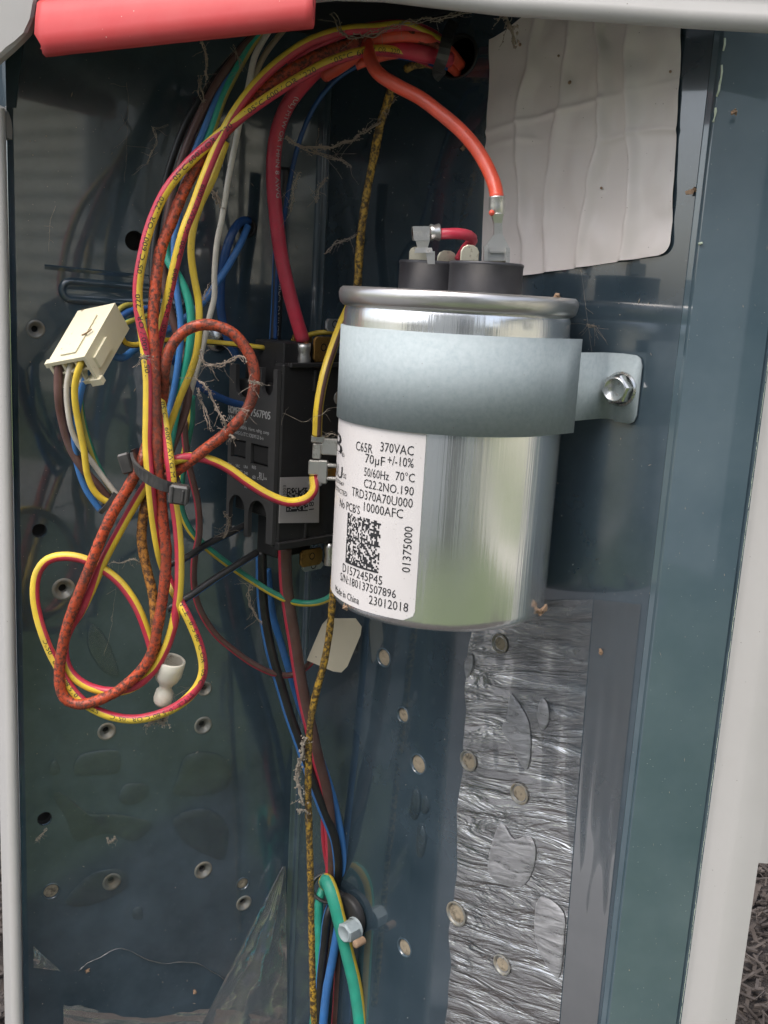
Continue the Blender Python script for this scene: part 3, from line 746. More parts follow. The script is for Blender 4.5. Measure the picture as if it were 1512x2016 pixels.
# spade tabs and connectors
EX = V((1, 0, 0)); EY = V((0, 1, 0))
def plate(parent, name, px0, py0, px1, py1, Y, th, m, yaw=0, ch=2.0, hole=False):
    c = aty((px0+px1)/2, (py0+py1)/2, Y); s = mmpx(c); w_, h_ = (px1-px0)*s, (py1-py0)*s
    a = V((math.cos(yaw), math.sin(yaw), 0)); n_ = V((math.sin(yaw), -math.cos(yaw), 0)); w_ /= max(.3, math.cos(yaw))
    ch = min(ch, w_*.35)
    poly = [(-w_/2, -h_/2), (w_/2, -h_/2), (w_/2, h_/2-ch), (w_/2-ch*.35, h_/2-ch*.35), (w_/2-ch, h_/2), (-w_/2+ch, h_/2), (-w_/2+ch*.35, h_/2-ch*.35), (-w_/2, h_/2-ch)]
    mb = MB(); mb.prism([c+a*x+Z*y for x, y in poly], n_, th, 0, .2)
    if hole:
        mb.lathe(c+n_*(th+.02)-Z*h_*.1, n_, [(1.1, .03), (.8, .03), (.75, -.3), (.01, -.3)], 16, 1)
        return mb.build(name, [m, M['hole']], parent)
    return mb.build(name, m, parent)
plate(capo, 'spade_tab', 806, 487, 841, 522, CY0+8, .8, M['nickel'], R_(-8), 1.3)
plate(capo, 'spade_tab', 860, 494, 898, 524, CY0+14, .8, M['nickel'], R_(10), 1.8)
plate(capo, 'spade_tab', 906, 483, 942, 524, CY0-12, .8, M['nickel'], R_(5), 1.8)
plate(capo, 'spade_tab', 956, 488, 1001, 524, CY0-8, .8, M['nickel'], R_(5), 1.2)

# label on the can
lab_r = CR+.12
thR = cyl(830, 1000, lab_r)[0]; thL = thR-R_(118)
zl1 = cyl(813, 857, lab_r)[1]+8; zl0 = cyl(815, 1224, lab_r)[1]
mb = MB(); nu, nv = 90, 40; cr = 3.0; vs = []
for j in range(nv+1):
    z = zl0+(zl1-zl0)*j/nv; dz = z-zl0; ins = 0
    if dz < cr: ins = cr-math.sqrt(max(0, cr*cr-(cr-dz)**2))
    for i in range(nu+1):
        t0, t1 = thL+ins/lab_r, thR-ins/lab_r; th = t0+(t1-t0)*i/nu
        vs.append(cp(th, z, lab_r+.03*noise.noise(V((th*6, z*.08, 3)))))
mb.add(vs, [[j*(nu+1)+i, j*(nu+1)+i+1, (j+1)*(nu+1)+i+1, (j+1)*(nu+1)+i] for j in range(nv) for i in range(nu)], 0, True)
lab = mb.build('label', M['whitelabel'], capo, fixn=False)
tx = MB(); tr_ = lab_r+.09
def ctext(s, xl, xr, yr, hpx, rot=False):
    thr, zr = cyl(xr, yr, tr_); thl = cyl(xl, yr, tr_)[0]; h = hpx*0.146
    put_text(tx, s, lambda u, v: cp(thl+u/tr_, zr+v, tr_), (thr-thl)*tr_, h)
ctext('C65R', 700, 733, 893, 17); ctext('370VAC', 748, 814, 897, 17)
ctext('70\u00b5F', 718, 757, 918, 17); ctext('+/-10%', 762, 814, 921, 17)
ctext('50/60Hz', 716, 765, 946, 16); ctext('70\u00b0C', 778, 816, 950, 16)
ctext('C22.2NO.190', 715, 814, 976, 16)
ctext('TRD370A70U000', 691, 812, 1000, 17)
ctext("No PCB'S", 668, 708, 1013, 16); ctext('10000AFC', 715, 793, 1021, 17)
ctext('D157245P45', 673, 752, 1152, 17)
ctext('S/N:180137507896', 668, 779, 1178, 16)
ctext('Made in China', 658.5, 706, 1190, 14); ctext('23012018', 725, 803, 1205, 17)
ctext('PROTECTED', 659, 683, 978, 9); ctext('US', 675, 681, 943, 9); ctext('\u00ae', 672, 678, 901, 8)
ctext('E237647', 661, 677, 958, 7)
# bold logo letters running off round the curve
for s, xl, xr, yy, h in (('B', 661, 673, 898, 40), ('RU', 659.5, 673, 944, 24)):
    ctext(s, xl, xr, yy, h); ctext(s, xl+.6, xr+.6, yy, h)
# sideways number
thv, zv0 = cyl(807, 1128, tr_); zv1 = cyl(807, 1037, tr_)[1]
put_text(tx, '01375000', lambda u, v: cp(thv-v/tr_, zv0+u, tr_), zv1-zv0, 2.35)
tha, za = cyl(679, 1122, tr_); thb = cyl(745, 1122, tr_)[0]; zt_ = cyl(745, 1026, tr_)[1]; zb_ = cyl(745, 1129, tr_)[1]
put_matrix(tx, lambda u, v: cp(tha+u/tr_, zb_+v, tr_), (thb-tha)*tr_, zt_-zb_, 28, 28, 4)
tx.build('print', M['ink'], lab, fixn=False)

# ---- galvanised strap
strap = thing('mounting_strap', 'galvanised steel strap holding the capacitor, hex screw on its right tab', 'strap', V((CX0, CY0, cyl(880, 857, CR+1)[1])))
sr = CR+.45
zs1 = cyl(880, 657, sr)[1]; zs0 = cyl(880, 857, sr)[1]
th_t = math.atan2((-WD).x, -(-WD).y)       # where the strap leaves the can towards the viewer side
mb = MB(); path = []
thA = th_t-R_(180)
for i in range(61):
    th = thA+(th_t-thA)*i/60; path.append(V((CX0+sr*math.sin(th), CY0-sr*math.cos(th), 0)))
pend = path[-1]; pbend = wall(1196, 766, .7); pbend.z = 0
for k in (0.28, 0.5): path.append(pend.lerp(pbend, k))
wide = list(path)
# first leg of the strap goes back to the wall too
path0 = path[0]-WN*(CR-1)
wide = [path0]+wide
rings = []
th_ = .9
vs = []; 
for p in wide: vs += [V((p.x, p.y, zs0)), V((p.x, p.y, zs1))]
mb.add(vs, [[2*i, 2*i+2, 2*i+3, 2*i+1] for i in range(len(wide)-1)], 0, True)
zn1 = zs1-3.6; zn0 = zs0+3.3
nb = [wide[-1], pend.lerp(pbend, .92), pbend+(-WD)*1.2+WN*.3, pbend+(-WD)*3+WN*.1]
fl = 10.4
ncol = []
for p in nb: ncol.append((p, zn0, zn1))
for i in range(1, 13):
    x = 3+(fl-3)*i/12; p = pbend+(-WD)*x+WN*.1; d = fl-x; rc = 2.6; ins = 0
    if d < rc: ins = rc-math.sqrt(max(0, rc*rc-(rc-d)**2))
    ncol.append((p, zn0-.6+ins, zn1+.2-ins-.04*x))
vs = []
for p, a, b_ in ncol: vs += [V((p.x, p.y, a)), V((p.x, p.y, b_))]
mb.add(vs, [[2*i, 2*i+2, 2*i+3, 2*i+1] for i in range(len(ncol)-1)], 0, True)
band = mb.build('band', M['zinc'], strap, fixn=True)
m = band.modifiers.new('t', 'SOLIDIFY'); m.thickness = .6*S; m.offset = 0
# hex flange screw
def hexscrew(parent, name, p, n, rh, rw, hh, m=M['zincbolt'], rot=0.2):
    mb = MB(); u = Z.cross(n).normalized(); v = n.cross(u)
    mb.lathe(p, n, [(rw, 0), (rw, .35), (rw*.93, .7), (rh*.98, 1.1)], 40)
    poly = [p+n*.8+u*(rh*math.cos(rot+i*math.pi/3))+v*(rh*math.sin(rot+i*math.pi/3)) for i in range(6)]
    mb.prism(poly, n, hh-.8, 0, .5)
    mb.lathe(p+n*hh, n, [(rh*.80, .0), (rh*.78, .25), (rh*.70, .28), (rh*.66, .08), (.01, .05)], 36)
    return mb.build(name, m, parent)
pb_ = wall(1223, 766, 1.2)
hexscrew(strap, 'hex_screw', pb_, (WN-WD*.12).normalized(), 4.3, 4.9, 4.4)

# ================================================================= crumpled sticker high on the side wall
cq = {'tl': (968, 26), 'tr': (1346, 20), 'br': (1321, 500), 'bl': (948, 556)}
def bil(u, v):
    a = V(cq['tl']).lerp(V(cq['tr']), u); b_ = V(cq['bl']).lerp(V(cq['br']), u); q = b_.lerp(a, v); return q
mb = MB(); nu, nv = 130, 150; vs = []
wr = [(0.20, .9), (0.36, .8), (0.55, .9), (0.74, 1.3)]
for j in range(nv+1):
    v = j/nv
    for i in range(nu+1):
        u = i/nu
        uu = u
        # rounded lower right corner, clipped upper left corner
        if v < .055: mx = 1-.06*(1-math.sqrt(max(0, 1-(1-v/.055)**2))); uu = u*mx
        if v > .90: lo = .19*((v-.90)/.10)**.8; uu = max(lo, 0)+(1-max(lo, 0))*uu
        q = bil(uu, v); p = wall(q.x, q.y, .35)
        h = 0
        for c, a in wr:
            cc = c+.035*math.sin(v*5+c*9)+.02*noise.noise(V((v*7, c*20, 0)))+.03*(v-.3)
            s_ = .011+.006*noise.noise(V((v*5, c*31, 2)))
            fade = max(0, min(1, 1.25-abs(v-.4)*1.15))
            x = (uu-cc)/s_
            h += a*fade*(math.exp(-x*x*1.2) if x < 0 else math.exp(-x*x*.07))*1.0
        fold = (v-(.62+.16*(uu-.4))) ; h += .3*math.exp(-(fold/.012)**2)*(1 if uu < .62 else .3)
        fold = (v-(.50+.02*math.sin(uu*9))); h += .22*math.exp(-(fold/.014)**2)*(1 if (uu < .3 or uu > .62) else .2)
        h += .55*noise.noise(V((uu*5, v*6, 5)))+.2*noise.noise(V((uu*14, v*10, 9)))
        vs.append(p+WN*(max(h*1.9, -.4)+.4))
mb.add(vs, [[j*(nu+1)+i, j*(nu+1)+i+1, (j+1)*(nu+1)+i+1, (j+1)*(nu+1)+i] for j in range(nv) for i in range(nu)], 0, True)
stk = mb.build('crumpled_sticker', M['sticker'], None, fixn=False)
tag(stk, 'large creased off-white sticker on the side wall above the capacitor', 'sticker')
# torn dark hole and bits on it
mb = MB()
for x, y, r in ((1246, 334, 5), (1239, 337, 4), (1252, 330, 3), (1023, 216, 4), (1184, 370, 3), (1121, 163, 3.5), (1100, 110, 3), (1320, 141, 3), (1024, 88, 4), (1122, 162, 4)):
    p = wall(x, y, 1.2); mb.lathe(p, WN, [(r*.13, 0), (r*.09, .35), (.01, .4)], 7)
tag(mb.build('grit', M['mud'], stk), kind='stuff')

# ================================================================= contactor
def cw(px, py, off=42.0): return wall(px, py, off)
E0 = cw(543, 900, 42)                       # near outer edge
ao = lambda p: (p-E0).dot(WD)              # distance along the wall from the near edge
zt_c = cw(543, 716).z; zb_c = cw(543, 1084).z
DC = ao(cw(448, 900))                      # depth of the label face
con = thing('contactor', 'black contactor relay with silver printing, brass terminals and a white sticker', 'contactor', V((E0.x, E0.y, zb_c))-WN*20+WD*12)
def cpt(a, h, z): return V((E0.x, E0.y, z))+WD*a+WN*(h-42)
def cbox(mb, a0, a1, h0, h1, z0, z1, bev=.4, mi=0):
    mb.box(cpt((a0+a1)/2, (h0+h1)/2, (z0+z1)/2), WD, WN, Z, a1-a0, h1-h0, z1-z0, bev, mi)
mb = MB()
cbox(mb, 1.0, DC-.4, 3, 38.6, zb_c+9, zt_c-7)                    # core
cbox(mb, 0, 5.0, 4, 40.2, zb_c, zt_c, .6)                        # near side slab
cbox(mb, -1.4, 1.2, 14, 38, zt_c-1.2, zt_c+.4, .3)               # ribs on the side face
cbox(mb, -1.4, 1.2, 5, 40.6, zb_c-.4, zb_c+2.2, .3)
cbox(mb, -1.0, .4, 26.5, 27.5, zt_c-9, zt_c-2, .2)
cbox(mb, -1.0, .4, 28, 29, zb_c+1, zb_c+8, .2)
cbox(mb, DC*.30, DC*.33, 8, 37, zt_c-12, zt_c+3, .2)
cbox(mb, DC*.62, DC*.66, 30, 40, zt_c-12, zt_c, .2)
body = mb.build('housing', M['blackplastic'], con)
mb = MB(); z_ = cw(520, 668, 34).z
cbox(mb, 4, DC*.75, 24, 37, zt_c-8, z_, .5); mb.build('terminal_shroud', M['blackplastic'], con); mb = MB()
cbox(mb, 8, DC*.72, 18, 34, zb_c-6, zb_c+10, .5); mb.build('terminal_shroud', M['blackplastic'], con); mb = MB()
cbox(mb, DC*.9, DC*.98, 10, 36, zt_c-16, zt_c-1, .4)
mb.build('housing_rib', M['blackplastic'], con)
# label plate with arched openings and two windows
A0, A1 = 0.6, DC
zpt = cw(500, 722).z; zpb = cw(500, 1062).z
def ar(px): return ao(cw(px, 900))
def arch_top(a_lo, a_hi, zc):    # U notch from the top, walking from small a to large a
    r = (a_hi-a_lo)/2; c = (a_lo+a_hi)/2
    return [(c-r*math.cos(math.pi*i/10), zc-r*1.0*math.sin(math.pi*i/10)) for i in range(11)]
n1 = (ar(533), ar(510)); n2 = (ar(491), ar(460))
zn_t1 = cw(520, 760).z; zn_t2 = cw(475, 757).z
zn_b1 = cw(510, 1015).z; zn_b2 = cw(467, 1000).z
m1 = (ar(528), ar(492)); m2 = (ar(484), ar(453))
poly = [(A0, zpb), (A0, zpt)]
poly += [(n1[0], zpt)]+arch_top(*n1, zn_t1)+[(n1[1], zpt)]
poly += [(n2[0], zpt)]+arch_top(*n2, zn_t2)+[(n2[1], zpt), (A1, zpt), (A1, zpb)]
def arch_bot(a_hi, a_lo, zc):
    r = (a_hi-a_lo)/2; c = (a_lo+a_hi)/2
    return [(c+r*math.cos(math.pi*i/10), zc+r*math.sin(math.pi*i/10)) for i in range(11)]
poly += [(m2[1], zpb)]+arch_bot(m2[1], m2[0], zn_b2)+[(m2[0], zpb)]
poly += [(m1[1], zpb)]+arch_bot(m1[1], m1[0], zn_b1)+[(m1[0], zpb)]
def rect(pxa, pya, pxb, pyb):
    a, b_ = cw(pxa, pya), cw(pxb, pyb); return [[(ao(b_), b_.z), (ao(b_), a.z), (ao(a), a.z), (ao(a), b_.z)]]
win1 = rect(455, 862, 483, 905); win2 = rect(494, 872, 527, 921)
O = V((E0.x, E0.y, 0))
plate_ = sheet('label_plate', O, WD, Z, poly, [win1, win2], 1.6 if (WD.cross(Z)).dot(WN) > 0 else -1.6, M['greyplastic'], con)
mb = MB()
for w_ in (win1, win2):
    q = w_[0]; a0 = min(p[0] for p in q); a1 = max(p[0] for p in q); z0 = min(p[1] for p in q); z1 = max(p[1] for p in q)
    cbox(mb, a0+.5, a1-.5, 38.8, 41.2, z0+.5, z1-.5, .3)
mb.build('inspection_window', M['blackplastic'], con)
# printing on the plate; text runs from far (left) to near (right)
tx = MB()
def ptext(s, xl, xr, yl, hpx, off=42.12):
    pl_, pr_ = cw(xl, yl, off), cw(xr, yl, off)
    w_ = ao(pl_)-ao(pr_); h = hpx*mmpx(pl_)
    put_text(tx, s, lambda u, v: V((E0.x, E0.y, pl_.z+v))+WD*(ao(pl_)-u)+WN*(off-42), w_, h)
ptext('HOMEP', 449, 472, 812, 14); ptext('HOMEP', 449.4, 472.4, 812, 14)
ptext('D37567P05', 480, 532, 816, 15); ptext('D37567P05', 480.5, 532.5, 816, 15)
ptext('XMC0-324-', 449, 486, 826, 10)
ptext('COIL 24V', 450, 466, 842, 6)
ptext('50/60Hz  Herm. refrig. comp', 469, 530, 843, 7); ptext('AWG Cu 75\u00b0C: SCREWS 25 lb-in', 462, 519, 854, 7)
ptext('FLA', 449, 456, 916, 6); ptext('VAC', 464, 472, 919, 6); ptext('LRA', 480, 488, 921, 6); ptext('RES', 496, 504, 922, 6)
ptext('240/277  240', 460, 488, 928, 6); ptext('480', 477, 487, 940, 5); ptext('60', 497, 503, 942, 7); ptext('c', 506, 509, 944, 8)
ptext('RU', 510, 519, 944, 15); ptext('us', 520, 525, 944, 7); ptext('60', 481, 487, 960, 6)
tx.build('print', M['silverink'], plate_, fixn=False)
# white sticker on the near side face: u runs from the outer edge towards the wall
def sp(px, py, off=1.0): return hitp(px, py, E0-WD*off, WD)
a, b_, c, d = sp(552, 940), sp(629, 938), sp(628, 1029), sp(549, 1030)
mb = MB(); mb.add([a, b_, c, d], [[0, 1, 2, 3]]); mb.prism([a, b_, c, d], WD, .12)
st = mb.build('barcode_sticker', M['whitelabel'], con)
tx = MB()
def sfn(px, py):
    return sp(px, py, 1.1)
o_ = sfn(563, 1008); eu = (sfn(606, 1006)-o_); ev = Z*((sfn(563, 961).z-o_.z))
put_matrix(tx, lambda u, v: o_+eu*u+ev*v, 1, 1, 18, 18, 9)
o2 = sfn(563, 962+30)
def vtext(s, px, y0, y1, wpx):
    p0, p1 = sfn(px, y0), sfn(px, y1); e_ = (sfn(px-wpx, y0)-p0)
    put_text(tx, s, lambda u, v: p0+(p1-p0)*u+V((e_.x, e_.y, 0))*v, 1, 1)
vtext('J003', 563, 975, 955, 6); vtext('182017', 618, 1003, 945, 10)
tx.build('print', M['ink'], st, fixn=False)
# brass and tin terminals
def wplate(name, px0, py0, px1, py1, off, m, hole=True, par=con):
    c = hitp((px0+px1)/2, (py0+py1)/2, E0-WD*off, WD); s = mmpx(c); h_ = (py1-py0)*s
    ax = -WN; w_ = (hitp(px1, (py0+py1)/2, E0-WD*off, WD)-hitp(px0, (py0+py1)/2, E0-WD*off, WD)).length
    ch = w_*.12; P = [(-w_/2, -h_/2+ch), (-w_/2+ch, -h_/2), (w_/2-ch, -h_/2), (w_/2, -h_/2+ch), (w_/2, h_/2-ch), (w_/2-ch, h_/2), (-w_/2+ch, h_/2), (-w_/2, h_/2-ch)]
    mb = MB(); mb.prism([c+ax*x+Z*y for x, y in P], -WD, .9, 0, .2)
    if hole: mb.lathe(c-WD*.9+Z*h_*.08, -WD, [(1.3, .05), (.95, .05), (.9, -.5), (.01, -.5)], 18, 1)
    return mb.build(name, [m, M['hole']], par)
wplate('brass_terminal', 616, 663, 651, 712, -3, M['brass'])
wplate('brass_terminal', 590, 1079, 632, 1114, -5, M['brass'])
wplate('brass_terminal', 640, 922, 668, 938, 1.5, M['brass'], False)
wplate('brass_terminal', 575, 655, 612, 690, -14, M['brass'], False)
def lug(name, px, py0, py1, wpx, Y, m=M['tin'], flat=.75, par=con):
    a, b_ = aty(px, py0, Y), aty(px, py1, Y); r = wpx/2*mmpx(a); L_ = (a-b_).length; ax = (a-b_).normalized()
    mb = MB(); mb.lathe(b_, ax, [(r*.95, 0), (r, L_*.2), (r*.86, L_*.45), (r*.9, L_*.55), (r, L_*.75), (r, L_), (r*.82, L_), (r*.8, L_*.5)], 24)
    return mb.build(name, m, par)
lug('clamp_lug', 598, 676, 714, 28, E0.y+12)
lug('clamp_lug', 649, 1068, 1112, 22, E0.y+18)
wplate('quick_connector', 640, 628, 672, 652, -3, M['tin'])
wplate('quick_connector', 648, 990, 672, 1030, -2, M['tin'])
wplate('quick_connector', 594, 1105, 634, 1122, -6, M['tin'])
mb = MB(); p = hitp(660, 782, E0-WD*-2, WD); mb.lathe(p, -WD, [(2.8, 0), (2.8, 1.6), (2.2, 2.2), (.01, 2.2)], 20); mb.build('terminal_screw', M['tin'], con)

# ================================================================= ivory plug
plug = thing('plug_connector', 'ivory nylon plug housing with speckled dirt hanging at the left of the wire harness', 'connector', aty(165, 740, 305))
# axis from lower left mouth to upper right rear; built from the corners seen in the photo
def PY(x, y, Y): return aty(x, y, Y)
f_tl, f_tr = PY(153, 612, 312), PY(217, 598, 306)        # rear upper edge
g_l, g_r = PY(92, 716, 302), PY(166, 702, 296)            # mouth upper edge
dpt = PY(196, 752, 300)-g_r                               # mouth right edge going down
top = [f_tl, f_tr, g_r, g_l]
low = [p+dpt*(.9 if i < 2 else 1) for i, p in enumerate(top)]
mb = MB(); th = 1.1
u_ = (g_r-g_l).normalized(); d_ = dpt.normalized(); l_ = (g_l-f_tl).normalized()
W_ = (g_r-g_l).length; D_ = dpt.length; L_ = (g_l-f_tl).length
def pbx(a0, a1, b0, b1, c0, c1, bev=.15):
    # skewed block spanned by u_, d_, l_
    pts = [g_l+u_*a+d_*b+l_*(-c) for a in (a0, a1) for b in (b0, b1) for c in (c0, c1)]
    mb.hull(pts)
pbx(0, W_, 0, th, 0, L_); pbx(0, W_, D_-th, D_, 0, L_); pbx(0, th, th, D_-th, 0, L_); pbx(W_-th, W_, th, D_-th, 0, L_)
pbx(th, W_-th, th, D_-th, 5.5, L_)
for k in (1, 2): pbx(W_*k/3-.35, W_*k/3+.35, th, D_-th, 0.4, 5.5)
pbx(th, W_-th, D_/2-.3, D_/2+.3, 0.4, 5.5)
pbx(-.8, .4, 1, 3.2, L_*.55, L_*.85); pbx(-1.0, .2, 0, 1.5, 0, 1.6); pbx(W_*.3, W_*.7, -.5, 0.02, L_*.1, L_*.8)
pbx(W_-.2, W_+.9, D_*.3, D_*.7, L_*.12, L_*.5); pbx(W_*.8, W_+1.2, D_-1.2, D_+.8, -.4, 1.2)
hs_ = mb.build('housing', M['ivory'], plug)
mb = MB()
for x, y in ((153, 672), (158, 684), (127, 690), (133, 694)):
    t = rnd.random()
c = g_l+u_*W_*.62-l_*L_*.42-d_*.55
sweep(mb, smooth_path([c, c+u_*2.2-l_*.2-d_*.3, c+u_*3.0-l_*1.4-d_*.2], .5), .28, 6)
c = g_l+u_*W_*.35-l_*L_*.25-d_*.2
sweep(mb, smooth_path([c, c+u_*1.0-l_*.8-d_*.2, c+u_*1.6-l_*1.6], .5), .2, 6)
tag(mb.build('grit', M['mud'], plug), kind='stuff')

GP = 'wires running to the ivory plug'
wire('wire', [(117, 705, 303), (115, 735, 303), (115, 777, 303), (122, 826, 305), (139, 882, 307), (165, 925), (192, 955), (216, 985, 311)], 17, [M['wbr']], 'brown wire hanging from the ivory plug mouth, leftmost of the five', group=GP, key='pb')
wire('wire', [(141, 712, 302), (134, 740, 302), (131, 765), (134, 810, 303), (143, 852), (158, 880), (178, 905), (202, 938), (231, 976, 310)], 11, [M['ww']], 'white wire hanging from the ivory plug between the brown and yellow ones', group=GP, key='pw')
wire('wire', [(162, 708, 299), (152, 735, 299), (147, 765), (149, 800, 301), (157, 845), (166, 890), (172, 935), (186, 968), (205, 985), (226, 994, 308)], 13, [M['wy']], 'plain yellow wire looping down from the ivory plug to the small black tie', group=GP, key='py')
wire('wire', [(180, 722, 303), (163, 758, 303), (154, 800, 304), (147, 845), (147, 880), (153, 918), (170, 965), (198, 1005, 311)], 13, [M['wbl']], 'bright blue wire coming out of the right of the ivory plug mouth', group=GP, key='pbl')
wire('wire', [(168, 728, 306), (158, 760, 306), (160, 810, 307), (172, 861), (189, 908), (210, 950), (232, 982, 313)], 12, [M['wg'], M['wyk']], 'green wire with yellow streak behind the yellow plug wire', group=GP, stripe=(-50, 60), twist=(0, 1.5), key='pg')
# wires leaving the rear of the plug
GR = 'wires leaving the rear of the ivory plug'
wire('wire', [(222, 622, 314), (240, 604, 316), (262, 600), (300, 610, 325), (350, 625, 330)], 12, [M['wk'], M['wyk']], 'dark wire with yellow stripe arching from the top rear of the plug', group=GR, stripe=(-60, 60), key='r1')
wire('wire', [(232, 628, 314), (258, 612, 317), (300, 608, 322), (345, 622, 332)], 13, [M['wbld']], 'deep blue wire leaving the upper rear of the plug', group=GR, key='r2')
wire('wire', [(240, 640, 313), (262, 630, 317), (300, 620, 322), (340, 630, 332)], 11, [M['wg'], M['wyk']], 'green and yellow wire leaving the middle rear of the plug', group=GR, stripe=(-50, 50), key='r3')
wire('wire', [(238, 655, 310), (242, 672, 311), (260, 680, 314), (300, 672, 322), (360, 670, 330), (420, 674, 338), (470, 679), (520, 685, 344)], 11, [M['wy'], M['wk']], 'thin yellow wire crossing level behind the harness to the contactor', group=GR, stripe=(40, 80), key='r4')
wire('wire', [(222, 700, 312), (240, 706, 314), (262, 690, 318), (305, 665, 324), (345, 640, 330), (395, 600), (425, 560), (450, 522), (474, 478), (488, 445, 345)], 14, [M['wbl']], 'blue wire rising from below the plug to the hole near the white wire', group=GR, key='r5')
wire('wire', [(490, 435, 347), (478, 434, 345), (462, 450, 342), (446, 490, 340), (436, 545), (434, 600), (440, 640), (452, 675), (468, 706, 346)], 17, [M['wbld']], 'deep blue wire looping out of the hole and down to the contactor', key='bl2')
mb = MB(); p = back(487, 447, 0.1); mb.lathe(p, BN, [(3.6, 0), (3.4, .5), (2.6, .6), (2.4, -.4)], 28); mb.lathe(p, BN, [(2.5, .05), (.01, .05)], 28, 1)
mb.build('grommet', [M['blackplastic'], M['hole']], cab)

# ================================================================= harness
GH = 'harness wires coming down from the top of the cabinet'
wire('wire', [(505, 60, 325), (470, 100, 325), (415, 165), (370, 235), (340, 310), (321, 380, 326), (308, 450), (300, 530), (305, 620), (310, 700, 320), (330, 760, 318)], 14, [M['wk']], 'matt black wire, outermost on the left of the descending harness', group=GH, key='h1')
wire('wire', [(520, 58, 322), (482, 92, 322), (430, 160), (395, 225), (362, 305), (340, 380), (325, 470), (322, 530), (330, 590), (350, 660, 322), (368, 720, 320), (371, 762), (366, 805), (350, 850), (335, 890), (325, 930, 314), (318, 1000, 314)], 17, [M['wbr']], 'brown wire curving down beside the bright blue wire', group=GH, key='h2')
wire('wire', [(470, 120, 323), (430, 188, 322), (402, 255), (378, 315), (360, 380), (351, 430), (343, 475), (344, 530), (349, 580), (355, 625), (356, 665, 316), (351, 711), (343, 765), (331, 822), (322, 880, 312), (318, 940, 312)], 13, [M['wbl']], 'bright blue wire running straight down through the harness', group=GH, key='h3')
wire('wire', [(530, 50, 322), (500, 80, 322), (466, 138), (440, 190), (417, 255), (385, 330), (350, 410), (328, 470, 322), (330, 510), (352, 545), (371, 590), (377, 645, 317), (371, 694), (361, 744), (350, 790), (340, 845), (330, 900, 314)], 17, [M['wgb'], M['wyk']], 'green wire with a dull yellow back that bows right beside the blue wire', group=GH, stripe=(-45, 45), tw=[(0, -50), (5, -60), (9, -120), (24, -150)], key='h4')
wire('wire', [(540, 45, 318), (524, 70, 318), (502, 110), (489, 170), (470, 250), (450, 350), (437, 430), (427, 479), (422, 545), (422, 585, 320), (412, 625), (404, 661), (394, 704), (384, 740, 318), (370, 790, 320)], 11.5, [M['ww']], 'white wire running down from the top alone, right of the harness', group=GH, key='h5')
wire('wire', [(568, 48, 324), (548, 72, 324), (523, 105), (505, 140), (490, 172), (470, 215, 328), (440, 270, 330)], 11, [M['wtan']], 'tan wire behind the white wire near the top rim', group=GH, key='h6')
YR = [M['wy'], M['wr']]
GY = 'yellow wires with a crimson stripe'
# orange soiled wires
od1 = wire('wire', [(880, 100, 324), (820, 72, 318), (760, 66), (700, 84, 312), (640, 103), (590, 127), (540, 160), (487, 215), (440, 262), (392, 320), (358, 385), (334, 446, 302), (318, 486), (310, 529), (305, 578), (301, 628), (303, 678, 298), (305, 711), (306, 777), (308, 843), (310, 890, 297), (314, 949), (320, 1016), (327, 1084), (325, 1138), (319, 1185), (311, 1232), (303, 1272), (289, 1306), (263, 1335), (229, 1362), (189, 1380), (152, 1387), (126, 1374), (117, 1335), (121, 1286), (132, 1235), (152, 1178), (175, 1121), (199, 1060), (223, 1009), (253, 959), (275, 915, 300), (292, 870, 304), (312, 815, 305), (321, 777, 303), (324, 727, 299), (334, 688), (358, 656), (391, 640), (424, 641), (457, 655), (483, 684), (499, 721), (501, 760), (490, 800), (466, 832), (436, 860), (413, 877), (381, 903), (344, 930), (305, 955, 302)], 22, [M['wod']], 'thick soiled orange wire coiling through the zip tie and looping past the contactor', key='o1', wob=.10)
wire('wire', [(300, 940, 306), (290, 980, 305), (281, 1023), (279, 1067), (290, 1124, 304), (300, 1165), (305, 1212), (308, 1262, 302), (314, 1310, 304)], 19, [M['wocd']], 'ochre and brown soiled wire hanging behind the orange one below the zip tie', key='o2', wob=.10)
# yellow/red A: outer strand and big lower loop
wa = wire('wire', [(860, 128, 326), (815, 110, 320), (770, 100, 316), (720, 101, 308), (650, 122), (590, 153), (525, 194), (465, 238), (415, 280), (370, 322), (327, 375), (297, 440), (280, 505, 298), (271, 565), (273, 611), (282, 661), (288, 711), (291, 744), (291, 810), (290, 878, 296), (297, 969, 295), (305, 1036), (315, 1092, 301), (326, 1128, 305), (340, 1160, 302), (360, 1196, 298), (379, 1235), (395, 1279), (400, 1322), (388, 1353), (358, 1384), (317, 1405), (263, 1416), (216, 1409), (175, 1390), (145, 1362), (115, 1314), (94, 1272), (76, 1219), (68, 1168), (74, 1127), (94, 1102), (125, 1095), (162, 1100), (202, 1120), (236, 1147), (268, 1192), (290, 1246), (302, 1285, 304), (315, 1310, 307)], 19, YR, 'yellow wire with crimson stripe making the large lowest loop', group=GY, stripe=(-54, 54), tw=[(0, -70), (7, -62), (9, 62), (14, 68), (16, -58), (21, -62), (28, -62), (31, 60), (34, 64), (44, 60)], key='ya')
